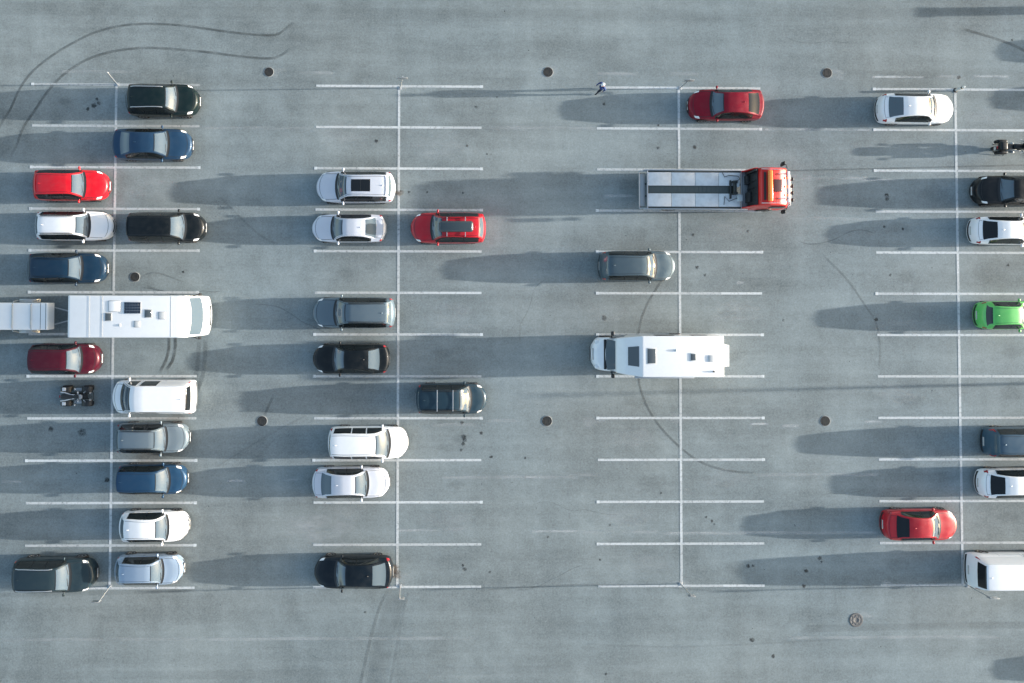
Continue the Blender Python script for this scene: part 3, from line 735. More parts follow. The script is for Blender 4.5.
# ------------------------------------------------------------------ large integrated motorhome with trailer
t = thing('motorhome', 'long white motorhome with solar panel and roof hatches, coupled to a trailer', 'motorhome', (2.35, -13.86, 0))
x0 = -3.67; xr = 2.98; b = bmesh.new()
profile(b, [(x0, .42), (x0 - .02, 2.9), (x0 + .08, 3.0), (xr - .5, 3.02), (xr, 2.98), (xr + .15, 2.80), (xr + .46, 1.40), (xr + .60, 1.2), (xr + .66, .95), (xr + .66, .38), (xr + .3, .3), (x0 + .5, .3)], 1.18, .055, 3,
        lambda x, z: 1 - .06 * max(0, (x - xr + .1)) ** 2, lambda x, f: .22 * f ** 2.5 * min(1, max(0, (x - xr + .3) / .5)))
finish('body', b, M_white, t, 30)
def slope_pane(parent, name, xa, za, xb, zb, hw0, hw1, m, off=.012, n=8, bow=0.):
    bm = bmesh.new(); d = Vector((xb - xa, 0, zb - za)).normalized(); nn = Vector((-d.z, 0, d.x))
    if nn.z < 0: nn = -nn
    g = []
    for i in range(5):
        f = i / 4; hw = hw0 + (hw1 - hw0) * f
        g.append([bm.verts.new(Vector((xa + (xb - xa) * f - bow * (abs(k / n * 2 - 1)) ** 2.5, (k / n * 2 - 1) * hw, za + (zb - za) * f)) + nn * off) for k in range(n + 1)])
    for a, c in zip(g, g[1:]):
        for k in range(n): bm.faces.new((a[k], a[k + 1], c[k + 1], c[k]))
    ex = bmesh.ops.extrude_face_region(bm, geom=list(bm.faces))
    bmesh.ops.translate(bm, vec=nn * .012, verts=[v for v in ex['geom'] if isinstance(v, bmesh.types.BMVert)])
    return finish(name, bm, m, parent)
slope_pane(t, 'windscreen', xr + .165, 2.72, xr + .44, 1.48, 1.04, 1.06, M_glassf, .012, 12, .17)
for sy in (-1, 1):
    b = bmesh.new(); tube(b, [(xr + .2, sy * 1.14, 2.55), (xr + .42, sy * 1.24, 2.5), (xr + .45, sy * 1.24, 2.2)], .03, 6); box(b, (xr + .45, sy * 1.24, 2.1), (.12, .16, .36), .04); finish('mirror', b, M_black, t)
b = bmesh.new(); box(b, (xr + .66, 0, .72), (.02, 1.2, .16), .008); finish('grille', b, M_black, t)
for sy in (-1, 1):
    b = bmesh.new(); box(b, (xr + .52, sy * .86, .78), (.14, .3, .2), .05); finish('headlight', b, M_lamp, t)
    b = bmesh.new(); box(b, (x0 - .02, sy * 1.02, .85), (.04, .14, .5), .015); finish('tail_light', b, M_red, t)
    for (wx, ww, wz) in ((-2.6, 1.0, 1.9), (-.6, 1.2, 1.9), (1.2, .8, 1.9), (2.7, .6, 1.85)):
        b = bmesh.new(); box(b, (wx, sy * 1.182, wz), (ww, .03, .55), .01); finish('side_window', b, M_glasss, t)
    b = bmesh.new(); box(b, (-.4, sy * 1.183, 1.25), (5.6, .012, .18), .003); finish('side_stripe', b, mat('grey_stripe', (.25, .28, .3), .4), t)
    for wx in (2.05, -1.9, -2.7):
        b = bmesh.new(); lathe(b, [(.40, 0), (.40, .012)], (wx, sy * 1.178, .42), 'Y', 24); finish('wheel_arch', b, M_black, t)
        wheel(t, wx, sy * 1.09, .35, .22, sy)
b = bmesh.new(); box(b, (x0 - .02, 0, 2.0), (.03, 1.2, .55), .01); finish('rear_window', b, M_glassd, t)
b = bmesh.new(); box(b, (x0 - .12, 0, .6), (.26, 1.4, .2), .03); finish('rear_bumper', b, M_silver, t)
# roof fittings: (x from picture) hatch positions measured in metres
zr = 3.02
M_solar = mat('solar_cells', (.012, .02, .035), .15, coat=1); M_grid = mat('solar_grid', (.4, .43, .46), .4, .5)
M_seal = mat('hatch_frame', (.36, .38, .39), .5); M_hatch = mat('hatch_plastic', (.5, .52, .53), .5); M_smoke = mat('smoked_dome', (.07, .085, .095), .2, coat=.8)
def sx(px): return (px - 443) / 16.63 * .9375 + 18.98 - 2.35      # picture column on the roof plane, measured once
b = bmesh.new(); box(b, (-.72 + .68, .37 + .12, zr + .02), (.92, .66, .03), .004); sp = finish('solar_panel', b, M_grid, t)
b = bmesh.new()
for i in range(6):
    for j in range(4): box(b, (-.04 - .385 + .154 * i, .49 - .234 + .156 * j, zr + .039), (.142, .144, .006))
finish('solar_cells', b, M_solar, sp)
for (hx, hy, w, h, m) in ((-1.38, -.02, .32, .40, M_smoke), (.83, .17, .36, .40, M_smoke), (.22, -.42, .28, .30, M_hatch), (1.6, .06, .34, .36, M_hatch), (-1.05, .58, .62, .56, M_white)):
    b = bmesh.new(); box(b, (hx, hy, zr + .004), (w + .07, h + .07, .016), .005); f_ = finish('roof_hatch', b, M_seal, t)
    b = bmesh.new(); box(b, (hx, hy, zr + .012), (w, h, .02), .008, seg=3); finish('hatch_dome', b, m, f_)
b = bmesh.new(); lathe(b, [(.07, zr - .01), (.07, zr + .03), (.04, zr + .04)], (-.75, -.48, 0), 'Z', 14); finish('roof_vent', b, M_hatch, t)
for rx in (-2.45, -1.72, 2.1): finish('roof_seam', mk(box, (rx, 0, zr + .001), (.03, 2.28, .008), .002), mat('seam_sealer', (.42, .44, .45), .6), t)

# trailer
t = thing('covered_trailer', 'white covered trailer with straps, hitched behind the long motorhome', 'trailer', (-5.7, -13.9, 0))
b = bmesh.new(); profile(b, [(-2.9, .62), (-2.9, 1.3), (-2.75, 1.5), (2.50, 1.52), (2.56, 1.44), (2.52, .62)], .78, .06, 3); finish('lid', b, mat('trailer_cover', (.8, .81, .82), .45, dirt=.12), t, 30)
b = bmesh.new(); box(b, (-.2, 0, .58), (5.3, 1.5, .14), .02); finish('chassis', b, M_galv, t)
for x in (.53, 1.6):
    b = bmesh.new(); tube(b, [(x, -.93, .75), (x, -.86, 1.45), (x, -.6, 1.56), (x, .6, 1.56), (x, .86, 1.45), (x, .93, .75)], .028, 8); finish('strap_bar', b, M_galv, t)
for x in (2.14, 2.44): finish('lid_seam', mk(box, (x, 0, 1.5), (.03, 1.5, .05), .008), M_dark, t)
for sy in (-1, 1):
    b = bmesh.new(); profile(b, [(.42, .55), (.55, .78), (1.0, .88), (1.5, .78), (1.65, .55), (1.6, .52), (1.45, .72), (1.0, .82), (.6, .72), (.48, .52)], .1, .01, 1); bmesh.ops.translate(b, vec=(0, sy * .9, 0), verts=b.verts)
    finish('mudguard', b, M_galv, t); wheel(t, 1.03, sy * .9, .32, .2, sy)
b = bmesh.new(); tube(b, [(2.4, .52, .55), (4.15, .05, .52)], .04, 8); tube(b, [(2.4, -.52, .55), (4.15, -.05, .52)], .04, 8); box(b, (4.1, 0, .53), (.35, .16, .1), .03); finish('drawbar', b, M_galv, t)
b = bmesh.new(); tube(b, [(3.5, .12, .05), (3.5, .12, .75)], .03, 8); lathe(b, [(.1, -.04), (.1, .04)], (3.5, .12, .1), 'Y', 14); finish('jockey_wheel', b, M_dark, t)

# ------------------------------------------------------------------ camper van facing left
t = thing('camper', 'white low-profile camper facing left, with dark front roof window and skylight', 'camper', (32.3, -16.09, 0), PI)
# local +x is the nose
b = bmesh.new(); tp = lambda x, z: 1 - .15 * (max(0, (x - 1.3)) / 1.3) ** 1.3
profile(b, [(-3.39, .45), (-3.39, 2.72), (-3.3, 2.82), (1.30, 2.85), (2.2, 2.46), (2.62, 2.1), (2.66, 1.9), (2.2, 1.8), (1.6, .5)], 1.165, .06, 3, tp); finish('body', b, M_white, t, 30)
b = bmesh.new(); tp2 = lambda x, z: 1 - .05 * max(0, x - 2.9) ** 2
profile(b, [(1.4, .35), (1.4, 1.9), (2.58, 1.98), (3.08, 1.22), (3.55, 1.08), (3.82, .86), (3.88, .4), (3.6, .3)], 1.0, .09, 3, tp2, lambda x, f: .46 * f ** 2.5 * min(1, max(0, (x - 2.4) / 1.2))); finish('cab', b, P_white, t, 30)
slope_pane(t, 'windscreen', 2.63, 1.92, 3.05, 1.28, .80, .90, M_glassf, .02, 10, .09)
b = bmesh.new(); box(b, (3.09, 0, 1.225), (.16, 1.75, .03), .01); finish('cowl_grille', b, M_black, t)
slope_pane(t, 'front_roof_window', 1.48, 2.772, 2.05, 2.525, .58, .52, M_smoke, .012)
for sy in (-1, 1):
    b = bmesh.new(); tube(b, [(2.75, sy * .98, 1.35), (2.72, sy * 1.18, 1.45)], .035, 6); box(b, (2.7, sy * 1.24, 1.48), (.16, .24, .34), .05, seg=3); finish('mirror', b, M_black, t)
    b = bmesh.new(); box(b, (3.52, sy * .74, .92), (.28, .24, .18), .07, seg=3); finish('headlight', b, M_lamp, t)
    b = bmesh.new(); box(b, (2.5, sy * 1.0, 1.5), (.75, .03, .46), .01); finish('side_window', b, M_glasss, t)
    b = bmesh.new(); box(b, (-3.395, sy * .95, .8), (.04, .16, .4), .01); finish('tail_light', b, M_red, t)
    for wx, ww in ((-2.2, .9), (-.2, 1.1)):
        b = bmesh.new(); box(b, (wx, sy * 1.166, 1.85), (ww, .03, .5), .01); finish('side_window', b, M_glasss, t)
    for wx, wy in ((2.95, .93), (-1.3, 1.08)):
        b = bmesh.new(); lathe(b, [(.39, 0), (.39, .014)], (wx, sy * (.998 if wx > 0 else 1.163), .38), 'Y', 24); finish('wheel_arch', b, M_black, t)
        wheel(t, wx, sy * wy, .33, .21, sy)
b = bmesh.new(); box(b, (3.885, 0, .66), (.02, 0.9, .12), .008); finish('grille', b, M_black, t)
b = bmesh.new(); box(b, (3.76, 0, .93), (.03, .7, .03), .008); finish('hood_slot', b, M_black, t)
zr = 2.84
for (hx, hy, w, h, m) in ((.79, .03, .46, .82, M_smoke), (-1.58, -.03, .28, .36, M_smoke), (-2.64, -.11, .28, .28, M_hatch)):
    b = bmesh.new(); box(b, (hx, -hy, zr + .004), (w + .10, h + .10, .026), .008); f_ = finish('roof_hatch', b, M_hatch, t)
    b = bmesh.new(); box(b, (hx, -hy, zr + .016), (w, h, .02), .008, seg=3); finish('hatch_dome', b, m, f_)
b = bmesh.new(); lathe(b, [(.07, zr - .03), (.07, zr + .05), (.03, zr + .08)], (.3 - .9, -.35, 0), 'Z', 12); finish('roof_vent', b, M_hatch, t)
b = bmesh.new(); lathe(b, [(.05, zr - .03), (.05, zr + .05), (.03, zr + .08)], (-2.75, .85, 0), 'Z', 12); finish('roof_vent', b, M_dark, t)
b = bmesh.new()
for z in (.95, 1.5, 2.2): tube(b, [(-3.36, -.62, z), (-3.84, -.6, z), (-3.84, .6, z), (-3.36, .62, z)], .03, 8)
for y in (-.6, 0, .6): tube(b, [(-3.84, y, .9), (-3.84, y, 2.22)], .025, 6)
for k in range(4): box(b, (-3.50 - .09 * k, 0, 2.2), (.06, 1.2, .03), .01)
finish('bike_rack', b, mat('white_rack', (.7, .72, .73), .4), t)
b = bmesh.new(); box(b, (-3.36, 0, .5), (.14, 2.2, .24), .04); finish('rear_bumper', b, M_white, t)
b = bmesh.new(); box(b, (0, 1.19, 2.62), (3.4, .12, .12), .03); finish('awning', b, M_silver, t)

# ------------------------------------------------------------------ tow truck
t = thing('tow_truck', 'red cab tow truck with empty aluminium car deck and orange light bar', 'tow truck', (34.8, -6.35, 0))
P_truck = paint('truck_red_paint', (230, 34, 24))
b = bmesh.new(); box(b, (.3, .36, .78), (6.8, .1, .26), .01); box(b, (.3, -.36, .78), (6.8, .1, .26), .01)
for k in range(6): box(b, (-2.9 + k * 1.2, 0, .78), (.1, .7, .18), .01)
finish('chassis', b, M_dark, t)
b = bmesh.new()
for sy in (-1, 1):
    for x0_, x1_ in ((-3.0, -1.6), (-1.59, -.18), (-.17, 1.22), (1.23, 2.5)):
        box(b, ((x0_ + x1_) / 2, sy * .625, 1.07), (x1_ - x0_ - .01, .78, .05), .008)
finish('deck_plate', b, M_alu, t)
b = bmesh.new(); box(b, (-.42, 0, 1.0), (5.2, .46, .05), .006)
for k in range(21): box(b, (-2.95 + k * .25, 0, 1.03), (.03, .40, .02))
finish('deck_channel', b, mat('channel_steel', (.085, .105, .105), .6, .3, dirt=.5), t)
b = bmesh.new()
M_gut = (mat('gutter_steel', (.05, .06, .062), .6, .3, dirt=.6))
for sy in (-1, 1): finish('side_gutter', mk(box, (-.2, sy * 1.065, 1.05), (5.55, .11, .06), .006), M_gut, t)
for sy in (-1, 1):
    b = bmesh.new(); box(b, (-.15, sy * 1.155, 1.05), (6.2, .06, .18), .015); finish('side_rail', b, M_silver, t)
b = bmesh.new(); box(b, (-3.02, 0, 1.06), (.06, 2.3, .12), .01); finish('cross_rail', b, M_silver, t)
b = bmesh.new(); box(b, (2.58, 0, 1.06), (.07, 2.2, .10), .01); finish('cross_rail', b, M_silver, t)
b = bmesh.new(); tube(b, [(-3.05, 1.1, 1.0), (-3.45, 1.12, .92), (-3.47, 1.0, .92), (-3.47, -1.0, .92), (-3.45, -1.12, .92), (-3.05, -1.1, 1.0)], .035, 8)
box(b, (-3.25, 0, .8), (.34, 1.9, .06), .01); finish('tail_frame', b, M_galv, t)
b = bmesh.new(); box(b, (2.79, 0, 1.02), (.36, 2.14, .05), .01); finish('front_deck', b, mat('deck_grey', (.30, .33, .35), .55, .4, dirt=.5), t)
b = bmesh.new(); lathe(b, [(.16, -.28), (.16, -.26), (.1, -.25), (.1, .25), (.16, .26), (.16, .28)], (1.5, .1, 1.28), 'Y', 18)
box(b, (1.5, -.25, 1.25), (.26, .12, .34), .02); box(b, (1.5, .45, 1.25), (.26, .12, .34), .02); box(b, (1.28, 0, 1.14), (.1, 1.1, .12), .02); finish('winch', b, M_dark, t).location.x = .62
b = bmesh.new(); tube(b, [(1.62, .5, 1.2), (1.85, .62, 1.16), (1.75, .8, 1.14), (1.2, .85, 1.12), (.95, .75, 1.12), (.82, 1.0, 1.12)], .018, 6); finish('hydraulic_hose', b, M_black, t).location.x = .62; b = bmesh.new()
tube(b, [(1.7, -.5, 1.16), (1.2, -.7, 1.12), (.95, -.4, 1.12), (.9, -.9, 1.12)], .018, 6); finish('hydraulic_hose', b, M_black, t).location.x = .62
b = bmesh.new(); box(b, (1.78, .28, 1.22), (.2, .3, .2), .04); finish('toolbox', b, mat('pale_box', (.5, .54, .56), .5), t).location.x = .5
finish('toolbox', mk(box, (2.0, -.5, 1.15), (.3, .4, .2), .03), MATS['pale_box'], t).location.x = .45
b = bmesh.new(); box(b, (2.99, 0, 1.75), (.06, 2.12, 1.5), .02)
for k in range(5): box(b, (2.94, -.8 + k * .4, 1.7), (.06, .05, 1.3), .01)
box(b, (2.86, .55, 1.25), (.22, .5, .4), .03); box(b, (2.88, -.5, 1.4), (.18, .62, .62), .03); finish('cab_back_panel', b, M_black, t)
b = bmesh.new(); tube(b, [(2.86, .95, .9), (2.86, .95, 2.6), (2.78, .95, 2.72)], .06, 10); finish('exhaust_stack', b, M_dark, t)
for sy in (-1, 1):
    b = bmesh.new(); lathe(b, [(.02, -.3), (.03, 0), (.06, .12)], (4.35, sy * .7, 2.76), 'X', 12); finish('air_horn', b, M_chrome, t)
    b = bmesh.new(); box(b, (5.1, sy * 1.0, 1.32), (.18, .26, .2), .03); finish('corner_panel', b, M_black, t)
for k in range(3): finish('marker_lamp', mk(box, (4.66, -.5 + .5 * k, 2.56), (.08, .14, .05), .015), M_amber, t)
b = bmesh.new(); box(b, (3.95, 0, 2.772), (.014, 1.9, .02), .003); finish('roof_seam', b, M_dark, t)
for sy in (-1, 1): finish('roof_ladder_bar', mk(tube, [(3.1, sy * .98, 2.78), (4.4, sy * .96, 2.74)], .022, 8), M_silver, t)
b = bmesh.new(); profile(b, [(3.02, .55), (3.02, 2.5), (3.12, 2.72), (3.6, 2.78), (4.2, 2.68), (4.75, 2.45), (5.28, 1.55), (5.36, 1.2), (5.36, .42), (5.1, .35), (3.2, .45)], 1.16, .08, 3,
        lambda x, z: (1 - .05 * max(0, z - 1.3)) * (1 - .04 * max(0, x - 4.5) ** 2), lambda x, f: .2 * f ** 2.5 * min(1, max(0, (x - 4.3) / .8))); finish('cab', b, P_truck, t, 30)
slope_pane(t, 'windscreen', 4.8, 2.36, 5.24, 1.62, .90, .98, M_glassf, .016, 10, .15)
b = bmesh.new(); box(b, (4.78, 0, 2.48), (.18, 1.8, .05), .02); finish('sun_visor', b, mat('visor_white', (.7, .68, .68), .3), t)
b = bmesh.new(); box(b, (4.05, .03, 2.755), (.5, .72, .05), .03, Matrix.Rotation(R(7), 3, 'Y'), seg=3); finish('roof_hatch', b, mat('hatch_dark_red', (.06, .02, .02), .3, coat=.5), t)
b = bmesh.new(); box(b, (3.56, 0, 2.88), (.26, 1.78, .16), .05, seg=3); lb_ = finish('light_bar', b, M_amber, t)
b = bmesh.new(); box(b, (3.56, 0, 2.80), (.14, 1.5, .08), .01); finish('light_bar_mount', b, M_dark, lb_)
b = bmesh.new(); box(b, (3.30, 0, 2.77), (.12, 1.6, .05), .015); finish('roof_slot', b, M_black, t)
b = bmesh.new()
profile(b, [(2.55, 1.0), (3.04, 1.0), (3.04, 2.45), (2.85, 2.45)], .03, .01, 1)
bmesh.ops.translate(b, vec=(0, 1.08, 0), verts=b.verts); b2 = b.copy(); bmesh.ops.translate(b2, vec=(0, -2.16, 0), verts=b2.verts); finish('wind_deflector', b, P_truck, t); finish('wind_deflector', b2, P_truck, t)
for sy in (-1, 1):
    b = bmesh.new(); tube(b, [(4.8, sy * 1.08, 2.3), (4.72, sy * 1.32, 2.3), (4.68, sy * 1.36, 1.9)], .025, 6); box(b, (4.66, sy * 1.40, 2.08), (.1, .24, .42), .04); box(b, (4.7, sy * 1.38, 1.75), (.1, .2, .18), .04); finish('mirror', b, M_black, t)
    b = bmesh.new(); box(b, (4.35, sy * 1.135, 1.9), (.85, .03, .62), .01, Matrix.Rotation(R(2.6) * sy, 3, 'X')); finish('side_window', b, M_glasss, t)
    b = bmesh.new(); box(b, (5.34, sy * .82, .78), (.1, .4, .22), .04); finish('headlight', b, M_lamp, t)
    b = bmesh.new(); box(b, (-3.4, sy * .85, .74), (.06, .32, .16), .02); finish('tail_light', b, M_red, t)
    for wx in (4.1, -1.6):
        b = bmesh.new(); lathe(b, [(.52, 0), (.52, .012)], (wx, sy * 1.158, .5), 'Y', 24)
        if wx > 0: finish('wheel_arch', b, M_black, t)
        else: b.free()
        wheel(t, wx, sy * (1.06 if wx > 0 else .95), .45, .26 if wx > 0 else .4, sy)
    b = bmesh.new(); box(b, (1.0, sy * 1.0, .62), (2.6, .06, .4), .02); finish('side_guard', b, M_dark, t)
b = bmesh.new()
for z in (.55, 1.0): tube(b, [(5.3, -1.0, z), (5.52, -.9, z), (5.56, 0, z), (5.52, .9, z), (5.3, 1.0, z)], .035, 8)
for y in (-.55, 0, .55): tube(b, [(5.54, y, .45), (5.54, y, 1.15)], .03, 8)
finish('bull_bar', b, M_chrome, t)
for y in (-.62, -.2, .2, .62):
    b = bmesh.new(); lathe(b, [(.11, 0), (.12, .06), (.09, .1)], (5.5, y, 1.24), 'X', 14); finish('spot_lamp', b, M_black, t)
b = bmesh.new(); box(b, (5.365, 0, 1.1), (.03, 1.7, .34), .01); finish('grille', b, mat('pale_grille', (.55, .5, .5), .4), t)
b = bmesh.new(); tube(b, [(4.5, -.75, 2.6), (4.5, -.75, 3.1)], .012, 5); finish('aerial', b, M_black, t)

# ------------------------------------------------------------------ quad bike
t = thing('quad_bike', 'black quad bike with white rear mudguards in the bay left of the white van', 'quad bike', (-1.88, -18.62, 0))
M_qw = mat('white_plastic', (.62, .64, .66), .35, coat=.4); M_seat = mat('seat_vinyl', (.02, .021, .022), .5)
b = bmesh.new(); box(b, (0, 0, .42), (1.2, .26, .2), .05); tube(b, [(-.75, .15, .45), (0, .16, .36), (.7, .15, .45)], .03); tube(b, [(-.75, -.15, .45), (0, -.16, .36), (.7, -.15, .45)], .03); finish('frame', b, M_dark, t)
b = bmesh.new(); box(b, (-.02, 0, .45), (.42, .38, .34), .06, seg=3); finish('engine', b, M_dark, t)
for x in (.62, -.62):
    for sy in (-1, 1):
        wheel(t, x, sy * .46, .29, .27, sy, rimmat=M_dark)
        b = bmesh.new(); tube(b, [(x, sy * .12, .42), (x, sy * .34, .31)], .03, 6); finish('suspension_arm', b, M_galv, t)
for sy in (-1, 1):
    def guard(bm, xc, wy, r, a0, a1, w0, w1):
        rows = []
        for k in range(9):
            a = a0 + (a1 - a0) * k / 8; w = w0 + (w1 - w0) * k / 8
            rows.append([(xc + math.cos(a) * r, sy * (wy - w), .30 + math.sin(a) * r), (xc + math.cos(a) * r, sy * (wy + w * .9), .27 + math.sin(a) * r)])
        V = [[bm.verts.new(p) for p in r_] for r_ in rows]; F = []
        for a_, b_ in zip(V, V[1:]): F.append(bm.faces.new((a_[0], a_[1], b_[1], b_[0])))
        ex = bmesh.ops.extrude_face_region(bm, geom=F); bmesh.ops.translate(bm, vec=(0, 0, .02), verts=[v for v in ex['geom'] if isinstance(v, bmesh.types.BMVert)])
    b = bmesh.new(); guard(b, .60, .40, .36, R(25), R(155), .17, .20); finish('front_mudguard', b, M_black, t)
    b = bmesh.new(); guard(b, -.62, .40, .37, R(30), R(150), .16, .18); finish('rear_mudguard', b, M_black, t)
    b = bmesh.new(); box(b, (-.66, sy * .42, .675), (.22, .2, .03), .012); finish('mudguard_plate', b, M_qw, t); b = bmesh.new()
    tube(b, [(-.85, sy * .26, .68), (-.55, sy * .22, .72), (-.2, sy * .12, .78), (.05, sy * .1, .80)], .032, 8); finish('white_trim', b, M_qw, t)
    finish('front_decal', mk(box, (.55, sy * .26, .70), (.16, .06, .03), .01, Matrix.Rotation(sy * .8, 3, 'Z')), M_qw, t)
    finish('tank_decal', mk(box, (.2, sy * .2, .80), (.08, .2, .03), .01), M_qw, t)
    b = bmesh.new(); lathe(b, [(.05, 0), (.07, .05), (.05, .08)], (.80, sy * .2, .62), 'X', 12); finish('headlight', b, M_lamp, t)
    b = bmesh.new(); box(b, (0, sy * .36, .3), (.5, .2, .03), .01); finish('footrest', b, M_galv, t)
b = bmesh.new(); box(b, (-.42, 0, .76), (.75, .28, .14), .06, seg=3); finish('seat', b, M_seat, t)
b = bmesh.new(); box(b, (.12, 0, .80), (.34, .24, .12), .05, seg=3); finish('tank', b, M_dark, t)
b = bmesh.new(); box(b, (.36, 0, .84), (.24, .2, .06), .02); box(b, (.36, 0, .88), (.12, .3, .03), .01); finish('console', b, mat('console_grey', (.3, .33, .36), .4), t)
b = bmesh.new(); tube(b, [(.14, .42, .98), (.24, .25, 1.0), (.30, .1, .95), (.30, -.1, .95), (.24, -.25, 1.0), (.14, -.42, .98)], .018, 8); tube(b, [(.30, 0, .95), (.42, 0, .7)], .025); finish('handlebar', b, M_dark, t)
for sy in (-1, 1):
    b = bmesh.new(); tube(b, [(.14, sy * .42, .98), (.10, sy * .50, .98)], .028, 8); finish('grip', b, M_qw, t)
b = bmesh.new()
for k in range(4): tube(b, [(.55 + k * .1, -.3, .74), (.55 + k * .1, .3, .74)], .012, 6)
tube(b, [(.5, -.3, .74), (.9, -.28, .74), (.95, 0, .74), (.9, .28, .74), (.5, .3, .74)], .014, 6); finish('front_rack', b, M_dark, t)
b = bmesh.new(); tube(b, [(.85, -.25, .4), (.98, -.2, .5), (.98, .2, .5), (.85, .25, .4)], .025, 8); finish('bumper', b, M_dark, t)
b = bmesh.new(); box(b, (-.93, 0, .62), (.04, .16, .06), .01); finish('tail_light', b, M_red, t)

# ------------------------------------------------------------------ touring motorcycle
t = thing('motorcycle', 'black touring motorcycle with wide panniers at the right edge, in a bay alone', 'motorcycle', (54.0, -3.66, 0))
for x, n2 in ((.78, .31), (-.72, .31)): wheel(t, x, 0, n2, .15, 1, rimmat=M_dark)
b = bmesh.new(); box(b, (.0, 0, .48), (.55, .4, .42), .08, seg=3)
for sy in (-1, 1): lathe(b, [(.13, 0), (.13, .16), (.1, .2)], (.05, sy * .12 - (.2 if sy < 0 else 0), .5), 'Y', 14)
finish('engine', b, mat('engine_alloy', (.35, .37, .38), .35, .7), t)
b = bmesh.new(); box(b, (.18, 0, .86), (.6, .34, .26), .11, seg=4); finish('tank', b, P_black, t)
b = bmesh.new(); box(b, (-.33, 0, .80), (.7, .34, .14), .06, seg=3); finish('seat', b, M_seat, t)
b = bmesh.new(); box(b, (-.86, 0, 1.05), (.46, .54, .34), .12, seg=4); finish('top_case', b, P_black, t)
for sy in (-1, 1):
    b = bmesh.new(); box(b, (-.72, sy * .33, .66), (.62, .22, .42), .09, seg=4); finish('pannier', b, P_black, t)
    b = bmesh.new(); tube(b, [(.2, sy * .17, .3), (-.4, sy * .22, .27), (-1.0, sy * .24, .34)], .045, 10); finish('exhaust', b, M_chrome, t)
    b = bmesh.new(); tube(b, [(.78, sy * .1, .31), (.56, sy * .1, .95)], .028, 8); finish('fork', b, M_chrome, t)
    b = bmesh.new(); box(b, (.3, sy * .2, .62), (.36, .05, .12), .02); finish('engine_bar', b, M_chrome, t)
    b = bmesh.new(); tube(b, [(.5, sy * .3, 1.05), (.58, sy * .42, 1.15)], .012, 6); box(b, (.58, sy * .44, 1.17), (.05, .16, .1), .03); finish('mirror', b, M_black, t)
b = bmesh.new(); box(b, (.62, 0, .95), (.32, .5, .3), .12, seg=4); finish('fairing', b, P_black, t)
slope_pane(t, 'windshield', .50, 1.34, .72, 1.06, .16, .24, M_smoke, .01)
b = bmesh.new(); tube(b, [(.18, .42, 1.02), (.4, .3, 1.06), (.48, 0, 1.04), (.4, -.3, 1.06), (.18, -.42, 1.02)], .018, 8); finish('handlebar', b, M_chrome, t)
b = bmesh.new(); box(b, (-1.10, -.06, .92), (.03, .16, .10), .01); finish('tail_light', b, M_red, t)
b = bmesh.new(); box(b, (-1.12, -.1, .72), (.02, .2, .16), .005); finish('number_plate', b, M_plate, t)
b = bmesh.new(); lathe(b, [(.09, 0), (.1, .04), (.07, .07)], (.78, 0, .9), 'X', 14); finish('headlight', b, M_lamp, t)
b = bmesh.new(); tube(b, [(-.1, -.18, .3), (-.15, -.4, .02)], .02, 6); finish('side_stand', b, M_dark, t)

